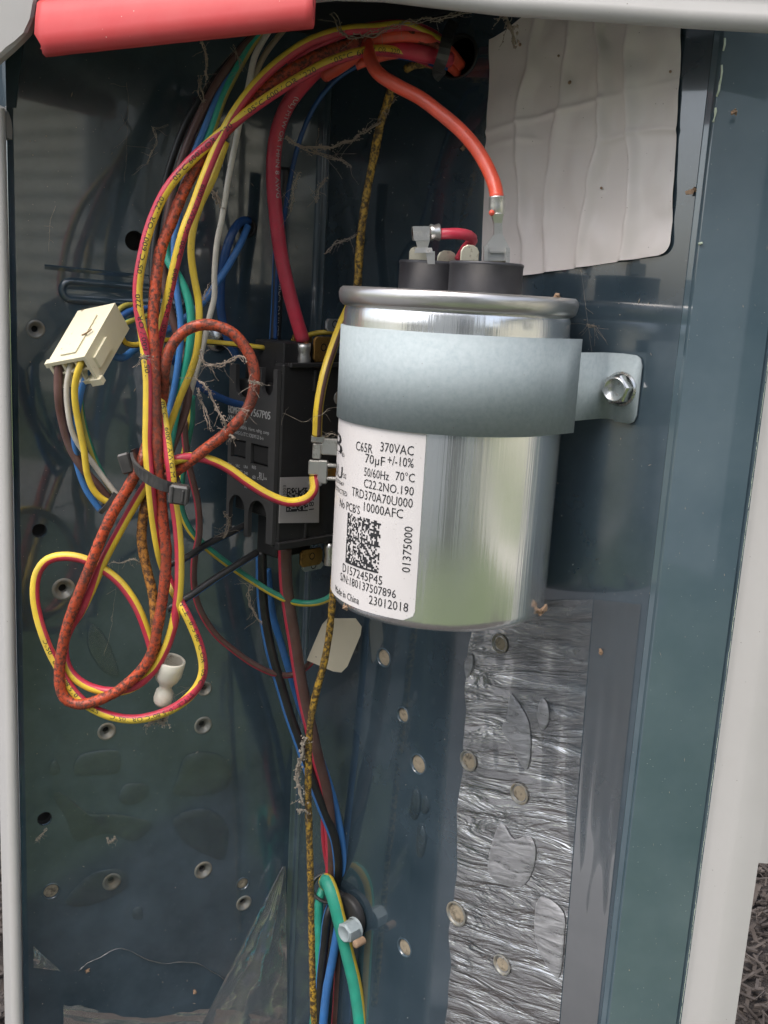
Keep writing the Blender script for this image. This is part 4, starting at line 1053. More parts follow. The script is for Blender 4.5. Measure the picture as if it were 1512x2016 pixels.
wb = wire('wire', [(870, 84, 322), (800, 52, 316), (740, 56, 308), (680, 60), (610, 82), (550, 122), (500, 170), (460, 225), (431, 280), (402, 350), (380, 410), (364, 450, 300), (344, 525), (331, 585), (321, 635), (311, 690, 304), (308, 745, 305), (318, 800, 302), (325, 843, 299), (330, 880), (336, 925, 296), (342, 982), (349, 1033), (353, 1084), (353, 1144), (349, 1188), (341, 1232), (327, 1275), (304, 1316), (275, 1345), (236, 1361), (189, 1357), (152, 1338), (132, 1312, 302), (126, 1270, 304), (138, 1235, 304), (158, 1205, 302), (181, 1158), (204, 1104), (234, 1047), (261, 999), (285, 960, 303), (312, 925, 305), (341, 907, 300), (374, 900), (412, 905), (449, 922), (485, 948), (531, 976), (570, 989), (600, 984, 310), (618, 965, 316), (617, 940, 322)], 19, YR, 'yellow wire with crimson stripe running from the loop to the side of the contactor', group=GY, stripe=(-54, 54), tw=[(0, -48), (10, -48), (13, -66), (17, 60), (22, 62), (25, 66), (26, -58), (28, -58), (31, 58), (34, 62), (38, -60), (43, -62), (45, 60), (56, 62)], key='yb')
wc = wire('wire', [(445, 280, 312), (420, 350), (396, 400), (381, 446, 308), (376, 496), (382, 545), (391, 595), (392, 645, 308), (387, 694), (374, 737), (358, 774), (341, 820), (328, 860), (318, 910, 308), (312, 960, 308)], 14, [M['wy']], 'plain pale yellow wire bowing right of the orange wire', group=GH, key='yc')
text_on_wire(wa, 'ya', '105\u00b0C 600V OR 1220', 15, 1.5, 0, flip=True, rep=5, gap=5)
text_on_wire(wa, 'ya', 'STYLE 1015 80\u00b0C OR 105\u00b0C', 225, 1.4, -8, flip=False, rep=3, gap=4)
text_on_wire(wb, 'yb', '600V AWG M 105\u00b0C', 95, 1.4, -22, flip=False, rep=4, gap=3)
# thick red wire to the contactor
wr_ = wire('wire', [(885, 118, 326), (830, 105, 320), (760, 95, 318), (700, 96, 320), (640, 125, 325), (598, 165, 330), (562, 215, 335), (543, 275, 338), (538, 350), (545, 440), (553, 500), (568, 570), (583, 626), (597, 672, 344)], 29, [M['wred']], 'thick crimson wire dropping to the top terminal of the contactor', key='red1', wob=.02)
text_on_wire(wr_, 'red1', '(UL) MTW OR THHN 8 AWG', 55, 1.5, -35, 'silverink', rep=1)
wire('wire', [(880, 135, 326), (820, 118, 322), (770, 111, 325), (722, 122, 332), (670, 150), (625, 200), (592, 270), (572, 350), (560, 425, 346), (550, 490, 352), (545, 560), (543, 620), (542, 668, 352)], 9, [M['wbld']], 'thin dark blue wire arcing behind the thick crimson wire', key='thinblue')
bkw = wire('wire', [(562, 330, 360), (552, 440, 360), (548, 520), (545, 600), (541, 672, 354)], 23, [M['wk'], M['wbl']], 'black wire with blue stripe entering the top of the contactor', stripe=(55, 92), key='bkt')
text_on_wire(bkw, 'bkt', 'FLEXING CABLE (UL) MTW', 22, 1.7, -8, 'silverink', flip=True)
mb = MB(); p = WIREQ['red1'][0][-1]; t = (p-WIREQ['red1'][0][-3]).normalized()
mb.lathe(p-t*1, t, [(1.5, 0), (1.7, 2), (1.4, 3.5)], 14); mb.build('bare_strands', M['copper'], wr_)
# bundle strands passing to the wall opening
GB = 'red strands of the top bundle'
wire('wire', [(906, 128, 336), (882, 100, 328), (845, 78, 320), (800, 70), (750, 76, 314), (712, 95, 314), (690, 118, 318), (640, 150, 326)], 24, [M['wor']], 'orange red strand in the middle of the bundle at the top', group=GB, key='b1')
wire('wire', [(900, 142, 338), (872, 120, 330), (835, 105, 325), (790, 104), (745, 112, 322), (700, 128, 322)], 20, [M['wor']], 'lower orange red strand of the bundle under the black clip', group=GB, key='b2')
wire('wire', [(880, 88, 334), (850, 64, 328), (800, 48), (740, 50, 322), (680, 66, 318), (620, 92, 318), (570, 130, 320)], 16, [M['wred']], 'dark crimson strand along the top of the bundle', group=GB, key='b3')
wire('wire', [(872, 140, 334), (845, 126, 328), (815, 128, 326), (800, 136, 328)], 15, [M['wyd']], 'short soiled yellow strand under the bundle near the black clip', key='b4', wob=.15)
# big orange-red wire to the capacitor
wo = wire('wire', [(722, 72, 316), (728, 112, 306), (745, 145, 300), (786, 171), (826, 192), (866, 222, 292), (908, 258), (940, 296), (962, 335), (975, 368), (979, 396, CY0-9)], 27, [M['wor']], 'orange red wire curving down to the front capacitor terminal', key='or', wob=.02)
# its straight crimp connector
mb = MB()
p0, p1 = aty(979, 392, CY0-9), aty(979, 425, CY0-9); ax = (p0-p1).normalized()
mb.lathe(p1, ax, [(1.7, 0), (2.1, .8), (2.25, 2.5), (2.2, 4.6), (2.35, 4.9), (2.0, 4.9)], 22)
def sl(px0, px1, py, Y, t): 
    a, b_ = aty(px0, py, Y), aty(px1, py, Y); return [a+V((0, -t, 0)), b_+V((0, -t, 0)), b_+V((0, t, 0)), a+V((0, t, 0))]
for (x0, x1, y0, t0), (x2, x3, y1, t1) in (((967, 990, 422, 1.6), (972, 988, 440, 1.0)), ((972, 988, 440, 1.0), (972, 989, 462, .9)), ((972, 989, 462, .9), (954, 1001, 486, 1.0)), ((954, 1001, 486, 1.2), (954, 1002, 514, 1.3))):
    mb.hull(sl(x0, x1, y0, CY0-10, t0)+sl(x2, x3, y1, CY0-10, t1))
mb.hull(sl(952, 960, 484, CY0-12, 1.0)+sl(952, 960, 516, CY0-12, 1.0)); mb.hull(sl(995, 1003, 488, CY0-12, 1.0)+sl(995, 1003, 518, CY0-12, 1.0))
mb.hull(sl(965, 992, 494, CY0-11.6, .5)+sl(965, 992, 498, CY0-11.6, .5))
mb.build('crimp_connector', M['tin'], wo)
mb = MB(); p = aty(968, 419, CY0-11.4); mb.lathe(p, V((-.3, -1, 0)), [(.8, 0), (.6, .5), (.01, .7)], 12); mb.build('insulation_stub', M['wor'], wo)
# short red jumper with flag connector
jw = wire('wire', [(853, 461, CY0+4), (880, 460, CY0+2), (908, 460), (925, 464, CY0+3), (931, 474, CY0+6), (918, 488, CY0+9), (904, 512, CY0+11)], 21, [M['wred']], 'short crimson jumper wire with a flag connector on the rear capacitor cup', key='jump')
mb = MB()
a, b_ = aty(812, 460, CY0+2), aty(866, 457, CY0+3); ax = (b_-a).normalized(); L_ = (b_-a).length
mb.lathe(a+ax*L_*.62, ax, [(1.9, 0), (2.35, .5), (2.0, 1.4), (2.35, 2.6), (2.2, L_*.38), (1.8, L_*.38)], 20)
mb.lathe(a, ax, [(1.5, 0), (1.9, 0), (1.9, L_*.3), (1.6, L_*.62)], 20)
for (x0, x1, y0, t0), (x2, x3, y1, t1) in (((813, 846, 446, 1.3), (815, 846, 474, 1.3)), ((818, 846, 474, 1.2), (822, 842, 488, .9)), ((818, 850, 488, 1.0), (816, 852, 498, 1.1)), ((838, 856, 495, .8), (842, 856, 520, .8))):
    mb.hull(sl(x0, x1, y0, CY0+1, t0)+sl(x2, x3, y1, CY0+1, t1))
mb.build('flag_connector', M['tin'], jw)

# yellow/brown wire and flag terminals at the contactor side
yb2 = wire('wire', [(690, 600, 335), (674, 635, 330), (657, 680, 325), (639, 737, 320), (627, 802, 318), (624, 858, 319)], 19, [M['wy'], M['wbr']], 'yellow wire with brown stripe bending down beside the strap to the contactor', stripe=(-60, 0), key='ybr')
def sidebox(px0, py0, px1, py1, Y0, th=1.2, name='quick_connector', par=None, m=None, bev=.3):
    a, b_ = aty(px0, py0, Y0), aty(px1, py1, Y0); mb = MB()
    mb.box((a+b_)/2, EX, EY, Z, abs(b_.x-a.x), th*2, abs(a.z-b_.z), bev); return mb.build(name, m or M['tin'], par)
mb = MB(); Y0 = 321
for q in ((613, 856, 640, 872), (616, 872, 632, 903), (634, 862, 668, 896), (608, 905, 628, 935), (626, 905, 644, 952), (644, 912, 668, 920), (644, 938, 668, 946), (608, 945, 634, 956)):
    a, b_ = aty(q[0], q[1], Y0), aty(q[2], q[3], Y0); mb.box((a+b_)/2, EX, EY, Z, abs(b_.x-a.x), 2.6, abs(a.z-b_.z), .35)
mb.build('crimp_connector', M['tin'], yb2)
wire('wire', [(575, 672, 352), (620, 656, 352), (652, 654, 352), (680, 652, 352)], 10, [M['wy']], 'short yellow wire behind the brass terminals on top of the contactor', key='ys')

# green/yellow earth wire and dark leads behind
GL = 'dark leads crossing low behind the harness'
wire('wire', [(377, 780, 322), (376, 830, 324), (366, 880), (358, 935, 326), (356, 1000), (375, 1045), (405, 1076, 332), (445, 1108), (498, 1144, 342), (541, 1170), (577, 1185), (613, 1188, 345), (650, 1176, 340), (675, 1150, 340)], 14, [M['wg'], M['wy']], 'green wire with yellow stripe sweeping under the contactor', stripe=(15, 75), key='earth')
wire('wire', [(330, 1112, 322), (364, 1099, 324), (405, 1073), (455, 1048, 338), (490, 1030, 345)], 14, [M['wk'], M['wbld']], 'upper black lead with blue underside rising to the contactor', group=GL, stripe=(60, 130), key='d1')
wire('wire', [(330, 1200, 322), (364, 1180, 324), (422, 1140), (470, 1110), (505, 1088, 342)], 15, [M['wk'], M['wbl']], 'lower black lead with blue underside rising to the contactor', group=GL, stripe=(50, 130), key='d2')
wire('wire', [(362, 830, 322), (366, 880, 324), (375, 930), (389, 989), (392, 1050, 328), (383, 1100), (382, 1151), (392, 1196), (422, 1246), (460, 1280), (500, 1308, 345), (540, 1326), (575, 1329, 352), (605, 1312, 352), (622, 1290, 352)], 13, [M['wbr'], M['wr']], 'thin brown and pink wire hanging in a wide bow low behind the contactor', stripe=(30, 100), key='pink')
wire('wire', [(335, 700, 324), (360, 730, 328), (400, 765, 333), (450, 790, 340), (490, 800, 345)], 15, [M['wbld']], 'dark blue lead running behind the cobweb to the contactor', key='dbl')

# lower bundle
GD = 'thick leads leaving the bottom of the contactor'
wire('wire', [(514, 1085, 348), (515, 1150, 348), (519, 1205), (533, 1282), (552, 1348), (572, 1414), (590, 1464), (612, 1530, 352), (637, 1596), (656, 1645), (664, 1690, 358), (664, 1745, 364)], 21, [M['wk'], M['wbl']], 'black lead with blue stripe from the bottom of the contactor', group=GD, stripe=(45, 95), key='l1', wob=.02)
wire('wire', [(527, 1120, 356), (531, 1170, 356), (538, 1215), (553, 1266), (573, 1332), (593, 1398), (614, 1450, 358), (638, 1514), (654, 1563), (666, 1613), (675, 1666), (679, 1710, 361), (674, 1765, 365)], 14, [M['wbl']], 'blue lead from behind the bottom of the contactor', group=GD, key='l2')
wire('wire', [(560, 1075, 342), (563, 1150, 344), (570, 1205), (580, 1266), (590, 1332), (600, 1385), (612, 1435, 350), (626, 1497), (640, 1550), (648, 1610), (652, 1670, 358), (652, 1745, 364)], 25, [M['wbr'], M['wred']], 'thick brown lead with crimson stripe from the bottom of the contactor', group=GD, stripe=(42, 110), key='l3', wob=.02)
wire('wire', [(640, 1540, 354), (636, 1610, 357), (638, 1665, 359), (646, 1712, 361), (654, 1750, 364)], 9, [M['wr']], 'thin crimson lead showing beside the clamp', key='l4')
GK = 'leads going on below the clamp'
wire('wire', [(655, 1752, 370), (640, 1738, 362), (645, 1735, 356), (656, 1765, 352), (669, 1815, 350), (685, 1881), (698, 1935), (706, 1985), (712, 2040, 350)], 27, [M['wgb'], M['wy']], 'thick green wire with thin yellow stripe folded over the clamp', group=GK, stripe=(-85, -38), key='k1', wob=.02)
wire('wire', [(640, 1740, 366), (630, 1765, 362), (627, 1820), (628, 1880), (624, 1935), (616, 2040, 362)], 17, [M['wgb']], 'plain green wire left of the black lead below the clamp', group=GK, key='k2')
wire('wire', [(660, 1765, 364), (646, 1800, 360), (638, 1865), (631, 1931), (628, 2040, 360)], 18, [M['wk'], M['wbl']], 'black lead with blue edge below the clamp', group=GK, stripe=(50, 110), key='k3')
wire('wire', [(672, 1780, 362), (665, 1831, 358), (653, 1898), (643, 1950), (634, 2040, 356)], 17, [M['wbl']], 'light blue lead below the clamp', group=GK, key='k4')
wire('wire', [(674, 1800, 364), (670, 1870, 362), (667, 1947), (661, 2040, 362)], 22, [M['wbr'], M['wred']], 'brown lead with crimson edge below the clamp', group=GK, stripe=(50, 110), key='k5')
# long soiled yellow wire
wire('wire', [(772, 150, 325), (768, 185, 326), (750, 240, 328), (736, 310), (724, 370), (715, 425), (708, 490), (704, 560, 334), (690, 700, 344), (672, 900, 346), (662, 1080, 342), (655, 1175, 338), (648, 1249), (637, 1309), (622, 1365), (613, 1408), (609, 1450, 340), (607, 1514), (607, 1580), (609, 1646), (611, 1720), (612, 1765), (614, 1865), (617, 1980), (620, 2050, 345)], 14, [M['wyd']], 'long thin soiled yellow wire hanging from top to bottom behind the capacitor', key='long', wob=.16)

# ================================================================= ties and clips
def band_tie(name, label, centre, ax, rx, ry, wd, th, par=None, bow=0):
    """flat band round an ellipse; ax = the axis it encircles"""
    ax = ax.normalized(); u = V((1, 0, 0)); u = (u-ax*u.dot(ax)).normalized(); v = ax.cross(u)
    if v.y > 0: v = -v
    mb = MB(); n = 48; vs = []
    for i in range(n):
        a = 2*math.pi*i/n
        for rr, hh in ((0, -wd/2), (th, -wd/2+.15), (th, wd/2-.15), (0, wd/2)):
            vs.append(centre+u*((rx+rr)*math.cos(a))+v*((ry+rr)*math.sin(a))+ax*(hh+bow*math.sin(a)))
    mb.add(vs, [[i*4+j, i*4+(j+1) % 4, ((i+1) % n)*4+(j+1) % 4, ((i+1) % n)*4+j] for i in range(n) for j in range(4)], 0, False)
    return mb.build(name, M['tie'], par), u, v
tc_ = aty(312, 938, 299)
tie = thing('zip_tie', 'large black nylon zip tie with square head around the harness', 'zip tie', tc_)
mb = MB()
tp = [(268, 905, 300), (262, 900, 296), (266, 918, 291), (284, 936, 288), (305, 949, 288), (328, 958, 289), (345, 962, 292), (355, 957, 298), (340, 935, 306), (300, 905, 309), (272, 893, 304), (262, 897, 298)]
Q = smooth_path(spread(tp), 1.0); fr = frames(Q); vs = []
ax = V((-.28, 0, 1)).normalized()
for i, p in enumerate(Q):
    t = fr[i][0]; nrm = t.cross(ax).normalized(); up_ = nrm.cross(t).normalized()
    for a, b_ in ((-1, -1), (1, -1), (1, 1), (-1, 1)): vs.append(p+up_*(a*1.65)+nrm*(b_*.45))
k = len(Q); mb.add(vs, [[i*4+j, i*4+(j+1) % 4, (i+1)*4+(j+1) % 4, (i+1)*4+j] for i in range(k-1) for j in range(4)], 0, False)
mb.build('strap', M['tie'], tie)
def obox(mb, c, a, b_, c3, dx, dy, dz, bev=.3): mb.box(c, a, b_, c3, dx, dy, dz, bev)
mb = MB(); hc = aty(353, 973, 288)
a = (aty(375, 966, 288)-aty(333, 960, 288)).normalized(); b_ = V((0, 1, 0)); c3 = a.cross(b_).normalized(); a = b_.cross(c3)
mb.box(hc, a, b_, c3, 5.6, 4.2, 5.6, .6); mb.box(hc+a*1.4-b_*2.2, a, b_, c3, .6, .8, 3.4, .15)
mb.box(hc-b_*2.2-a*1.8, a, b_, c3, .7, .8, 5.0, .15); mb.box(hc-b_*2.2+a*2.4, a, b_, c3, .6, .8, 5.0, .15)
mb.build('head', M['tie'], tie)
mb = MB(); hc = aty(248, 912, 299); mb.box(hc, V((.9, 0, .3)).normalized(), V((0, 1, 0)), V((-.3, 0, .9)).normalized(), 3.6, 2.4, 6.2, .5); mb.build('tail', M['tie'], tie)
# small tie
c = aty(212, 990, 309)
o, _, _ = band_tie('zip_tie', '', c, V((.75, .2, -.55)), 3.6, 3.0, 1.6, .6)
tag(o, 'small black tie round the ends of the plug wires', 'zip tie')
# black clip at the wall opening
mb = MB()
Q = smooth_path(spread([(893, 45, 330), (884, 62, 324), (878, 85, 316), (872, 112, 316), (862, 140, 322), (868, 150, 330)]), .8); fr = frames(Q); vs = []
for i, p in enumerate(Q):
    t, a, f = fr[i]
    for x, y in ((-1, -1), (1, -1), (1, 1), (-1, 1)): vs.append(p+a*(x*1.7)+f*(y*.6))
mb.add(vs, [[i*4+j, i*4+(j+1) % 4, (i+1)*4+(j+1) % 4, (i+1)*4+j] for i in range(len(Q)-1) for j in range(4)])
tag(mb.build('cable_clip', M['tie']), 'black strap clip holding the red bundle at the wall opening', 'cable clip')
mb = MB(); p = pe-WN*.2; 
vs = []
for i in range(40):
    a = 2*math.pi*i/40
    for rr, hh in ((8.2, .1), (7.9, .5), (7.2, .5), (7.0, -2)): vs.append(CORNER*1+(-WD)*(ue+rr*math.cos(a))+Z*(ve+rr*.82*math.sin(a))+WN*hh)
mb.add(vs, [[i*4+j, i*4+j+1, ((i+1) % 40)*4+j+1, ((i+1) % 40)*4+j] for i in range(40) for j in range(3)], 0, True)
mb.build('opening_edge', M['blackplastic'], cab)

# milky wire connector under the loops
nut = thing('wire_nut', 'milky white plastic cone connector hanging inside the lower wire loops', 'wire nut', aty(322, 1390, 306))
a, b_ = aty(337, 1298, 303), aty(316, 1400, 305); ax = (b_-a).normalized(); L_ = (b_-a).length
s = mmpx(a); mb = MB()
mb.lathe(a, ax, [(24*s, 3*s), (26.5*s, 0), (29*s, .4), (28*s, 20*s), (27*s, 34*s), (22*s, 46*s), (15*s, 54*s), (12.5*s, 60*s), (12.5*s, 66*s), (17*s, 72*s), (19*s, 88*s), (18*s, 96*s), (14*s, 102*s), (.01, 103*s)], 36)
mb.lathe(a, ax, [(24*s, 3*s), (22*s, 26*s), (14*s, 40*s), (.01, 42*s)], 36)
mb.build('cone', M['whiteplastic'], nut)

# card tag beside the soiled yellow wire
mb = MB(); out = [(604, 1300), (634, 1230), (645, 1218), (700, 1218), (712, 1234), (710, 1250), (684, 1312), (672, 1324), (656, 1322)]
pl_ = [aty(x, y, 350+.05*(x-604)) for x, y in out]; mb.prism(pl_, V((0, 1, 0)), .5, 0)
tag(mb.build('card_tag', M['tag']), 'blank cream card tag behind the soiled yellow wire below the capacitor', 'tag')

# earth stud: black clamp, nut
cl = thing('earth_stud', 'zinc hex nut and black cable clamp on the side wall at the bottom', 'nut', wall(703, 1850, 2))
pn = wall(700, 1826, 4); nn = (WN+V((0, 0, .1))).normalized()
hexscrew(cl, 'hex_nut', pn, WN, 4.0, 4.2, 6.0, M['zinc'], .5)
mb = MB(); pk = wall(690, 1800, 1)
mb.lathe(pk, WN, [(8.5, 0), (8.5, 2.2), (7.6, 3), (4, 3.2), (.01, 3.2)], 36)
mb.box(wall(660, 1765, 3), WD, WN, Z, 9, 4, 7, 1.2); mb.build('clamp', M['blackplastic'], cl)
mb = MB(); mb.lathe(wall(704, 1857, 9), WN, [(1.5, -3), (1.5, 1.2), (1.1, 1.6), (.01, 1.6)], 20); mb.build('stud_tip', M['mud'], cl)
mb = MB(); vs = []; pc = aty(652, 1748, 362)
for i in range(36):
    a = 2*math.pi*i/36
    for rr, hh in ((7.8, -2), (8.6, 0), (7.8, 2), (6.8, 0)): vs.append(pc+EX*((rr)*math.cos(a))+V((0, .5, .86))*(rr*.72*math.sin(a))+V((0, -.86, .5))*hh)
mb.add(vs, [[i*4+j, i*4+(j+1) % 4, ((i+1) % 36)*4+(j+1) % 4, ((i+1) % 36)*4+j] for i in range(36) for j in range(4)], 0, True)
mb.build('clamp_loop', M['tie'], cl)

# ================================================================= clear films
def filmgrid(name, quad, fn, off, amp, m, nu=60, nv=90, seed=0, mask=None, curl=None, nrm=None, warp=None):
    mb = MB(); idx = {}; nrm = nrm
    for j in range(nv+1):
        for i in range(nu+1):
            u, v = i/nu, j/nv
            if warp: u, v = warp(u, v)
            a = V(quad[0]).lerp(V(quad[1]), u); b__ = V(quad[3]).lerp(V(quad[2]), u); q = a.lerp(b__, v)
            o_ = off+amp*(.5+.5*noise.noise(V((u*6, v*8, seed))))+(curl(u, v) if curl else 0)
            mb.v.append(fn(q.x, q.y, o_)); idx[(i, j)] = len(mb.v)-1
    for j in range(nv):
        for i in range(nu):
            if mask and not mask((i+.5)/nu, (j+.5)/nv): continue
            mb.f.append([idx[(i, j)], idx[(i+1, j)], idx[(i+1, j+1)], idx[(i, j+1)]]); mb.m.append(0); mb.sm.append(True)
    return mb.build(name, m, None, fixn=False)
def blob(px, py, pts, fn, nrm, h, off):
    """a raised film bubble with an irregular outline given in photo pixels"""
    mb = MB(); n = len(pts)*6; out = []
    P = [V((x, y)) for x, y in pts]
    for i in range(n):
        k = i/6; i0 = int(k) % len(P); f = k-int(k); p0, p1, p2, p3 = P[i0-1], P[i0], P[(i0+1) % len(P)], P[(i0+2) % len(P)]
        out.append(.5*((2*p1)+(p2-p0)*f+(2*p0-5*p1+4*p2-p3)*f*f+(3*p1-p0-3*p2+p3)*f**3))
    c = sum(out, V((0, 0)))/n; vs = []
    for k, (sc__, hh) in enumerate(((1, 0), (.93, .55), (.8, .8), (.55, .95), (.25, 1))):
        for q in out:
            w_ = c+(q-c)*sc__; vs.append(fn(w_.x, w_.y, off+h*hh*(1+.5*noise.noise(V((w_.x*.03, w_.y*.03, 1))))))
    vs.append(fn(c.x, c.y, off+h)); L_ = 5
    fs = [[k*n+i, k*n+(i+1) % n, (k+1)*n+(i+1) % n, (k+1)*n+i] for k in range(L_-1) for i in range(n)]+[[(L_-1)*n+i, (L_-1)*n+(i+1) % n, L_*n] for i in range(n)]
    mb.add(vs, fs, 0, True); return mb
lf = filmgrid('clear_film', [(110, 1446), (560, 1402), (556, 2040), (68, 2040)], back, .35, .25, M['film'], 90, 60, 1,
              warp=lambda u, v: (u, v*(.78+.02*math.sin(u*60) if u < .13 else (1.0 if u > .80 else .72+.26*abs(u-.38)+.02*math.sin(u*17)+.015*noise.noise(V((u*14, 0, 0)))))))
tag(lf, 'clear plastic film stuck on the back panel, trapped air bubbles under it, bottom torn away', 'plastic film')
mb = MB()
Qe = []
for k in range(61):
    u = .16+.62*k/60; v = .72+.26*abs(u-.38)+.02*math.sin(u*17)+.015*noise.noise(V((u*14, 0, 0)))
    q = V((110, 1446)).lerp(V((560, 1402)), u).lerp(V((68, 2040)).lerp(V((556, 2040)), u), v); Qe.append(back(q.x, q.y, .9+.5*noise.noise(V((u*25, 1, 0)))))
sweep(mb, smooth_path(Qe, .8), lambda s: .12+.3*abs(noise.noise(V((s*.3, 4, 4)))), 6)
mb.build('torn_edge', M['tornfilm'], lf)
for pts in ([(148, 1500), (170, 1482), (232, 1478), (232, 1520), (190, 1525), (148, 1525)], [(238, 1555), (255, 1542), (290, 1545), (288, 1570), (255, 1585), (235, 1575)],
            [(106, 1570), (120, 1560), (170, 1600), (230, 1602), (298, 1620), (265, 1655), (210, 1640), (150, 1655), (130, 1610)],
            [(365, 1490), (400, 1480), (440, 1490), (455, 1530), (430, 1560), (345, 1565), (350, 1530)], [(340, 1615), (375, 1594), (420, 1596), (448, 1630), (440, 1690), (400, 1680), (360, 1655)],
            [(130, 1770), (180, 1720), (240, 1712), (250, 1745), (200, 1775), (150, 1785)], [(100, 1502), (112, 1498), (118, 1520), (98, 1524)], [(262, 1790), (278, 1785), (280, 1808), (262, 1806)],
            [(172, 1260), (180, 1228), (205, 1250), (228, 1300), (232, 1330), (205, 1322), (180, 1290)]):
    blob(0, 0, pts, back, BN, .55, .45).build('air_bubble', M['bubble'], lf)
tf = filmgrid('torn_film', [(556, 1706), (563, 1706), (566, 2050), (380, 2050)], back, .8, 2.2, M['tornfilm'], 40, 70, 4, curl=lambda u, v: 4*(1-u)*(.4+.6*v)+1.2*math.sin(u*11+v*3))
tag(tf, 'pointed torn piece of creased clear film standing up at the lower back panel', 'plastic film')
tf2 = filmgrid('torn_film', [(125, 1960), (560, 1985), (560, 2060), (125, 2060)], back, .8, 2.0, M['tornfilm'], 60, 30, 7, curl=lambda u, v: 3*(1-v), warp=lambda u, v: (u, (.3-.2*math.cos(u*9)*.6-.1*u+.06*noise.noise(V((u*20, 0, 0))))*(1-v)+v))
tag(tf2, 'crumpled strip of clear film along the bottom edge of the picture', 'plastic film')
tf3 = filmgrid('torn_film', [(66, 1862), (70, 1866), (120, 1912), (66, 1905)], back, .5, .8, M['tornfilm'], 14, 14, 9, curl=lambda u, v: 1.5*(1-u))
tag(tf3, 'small whitish torn corner of film near the left rim', 'plastic film')
# side wall film with painted grey reflections: wavy left zone, smooth right zone
rf = filmgrid('side_film', [(922, 1185), (1168, 1180), (1098, 2050), (868, 2050)], wall, .4, .5, M['filmwavy'], 70, 160, 3,
              warp=lambda u, v: (u+(1-u)*(.03+.012*math.sin(v*23)+.03*noise.noise(V((v*14, 0, 0)))), v))
tag(rf, 'clear film on the side wall below the capacitor, grey wavy reflection painted in', 'plastic film')
for pts in ([(1003, 1372), (1012, 1372), (1040, 1420), (1044, 1480), (1034, 1515), (1005, 1465), (988, 1435), (998, 1410)], [(1060, 1390), (1068, 1375), (1078, 1388), (1080, 1420), (1068, 1437), (1058, 1415)],
            [(975, 1640), (990, 1622), (1012, 1652), (1040, 1645), (1054, 1670), (1048, 1715), (1025, 1745), (975, 1735), (960, 1705)], [(1065, 1765), (1108, 1795), (1110, 1850), (1098, 1925), (1060, 1870), (1052, 1810)],
            [(915, 1300), (930, 1290), (930, 1315), (918, 1335)]):
    blob(0, 0, pts, wall, WN, .7, 1.0).build('air_bubble', M['bubblegrey'], rf)
rf2 = filmgrid('side_film', [(1170, 1180), (1262, 1190), (1172, 2050), (1100, 2050)], wall, .3, .15, M['filmplain'], 20, 80, 5)
tag(rf2, 'smooth film strip next to the grooved seam, grey ground reflection painted in', 'plastic film')
for pts in ([(812, 1560), (822, 1555), (828, 1580), (820, 1612), (806, 1605)], [(832, 1570), (840, 1566), (846, 1585), (838, 1602), (829, 1595)], [(820, 1630), (830, 1622), (838, 1645), (832, 1685), (820, 1682)]):
    o = blob(0, 0, pts, wall, WN, .8, .2).build('blister', M['bubble'], cab)

# ================================================================= cobwebs and debris
def web(label, pts, Y, thick=.22, branches=6, blen=6, seed=0, m='web', wob=1.0):
    r = random.Random(seed); mb = MB()
    P = [aty(x, y, Y+r.uniform(-1.5, 1.5)) for x, y in pts]; Q = smooth_path(P, .6)
    nz = lambda a, b: noise.noise(V((a, b, seed*1.7)))
    def crumbs(path, th, dens):
        for p in path:
            for _ in range(dens):
                if r.random() > .5: continue
                c = p+V((r.gauss(0, 1), r.gauss(0, 1), r.gauss(0, 1)))*th*.8; s_ = th*r.uniform(.35, 1.1)
                a = V((r.gauss(0, 1), r.gauss(0, 1), r.gauss(0, 1))).normalized()*s_; b_ = a.orthogonal().normalized()*s_*.7; c_ = a.cross(b_).normalized()*s_*.6
                mb.add([c+a, c+b_, c-a, c-b_, c+c_, c-c_], [[0, 1, 4], [1, 2, 4], [2, 3, 4], [3, 0, 4], [1, 0, 5], [2, 1, 5], [3, 2, 5], [0, 3, 5]])
    for strand in range(3 if thick > .15 else 1):
        q = [p+V((nz(i*.22, strand*5), nz(i*.22, strand*5+30), nz(i*.22, strand*5+60)))*wob*(1.3 if strand else .9) for i, p in enumerate(Q)]
        sweep(mb, q, lambda s: thick*.6*(.35+1.1*abs(noise.noise(V((s*.8, seed, strand))))), 5)
        crumbs(q, thick, 2 if thick > .15 else 0)
    for b in range(branches):
        p = r.choice(Q); d = V((r.gauss(0, 1), r.gauss(0, .5), r.gauss(-.3, 1))).normalized(); L_ = r.uniform(.15, 1)*blen
        q = [p]
        for k in range(6): q.append(q[-1]+d*L_/6+V((r.gauss(0, .22), r.gauss(0, .22), r.gauss(-.08, .22))))
        q = smooth_path(q, .6)
        sweep(mb, q, lambda s: max(.03, thick*.16*(.5+.9*abs(noise.noise(V((s*.8, b, 3)))))), 4)
        if thick > .15: crumbs(q, thick*.5, 1)
    o = mb.build('cobweb', M[m], fixn=False); tag(o, label, 'cobweb'); return o
web('dusty cobweb strand under the red trim, leftmost', [(398, 78), (402, 105), (408, 130), (406, 155)], 300, .35, 5, 5, 1)
web('dusty cobweb bunch along the top rim over the red bundle', [(652, 28), (668, 55), (690, 72), (730, 70), (780, 50), (860, 35), (930, 22)], 302, .38, 14, 7, 2)
web('thick hanging cobweb rag in front of the clipped sticker corner', [(985, 18), (1000, 40), (1008, 60), (1012, 88)], 288, .8, 8, 5, 3)
web('dusty cobweb stretching from crimson wire to the soiled yellow wire', [(562, 270), (590, 288), (640, 292), (690, 275), (740, 245), (775, 195)], 328, .5, 14, 7, 4)
web('cobweb branch hanging right of the crimson wire', [(590, 288), (625, 305), (680, 322), (690, 330)], 330, .4, 10, 10, 5)
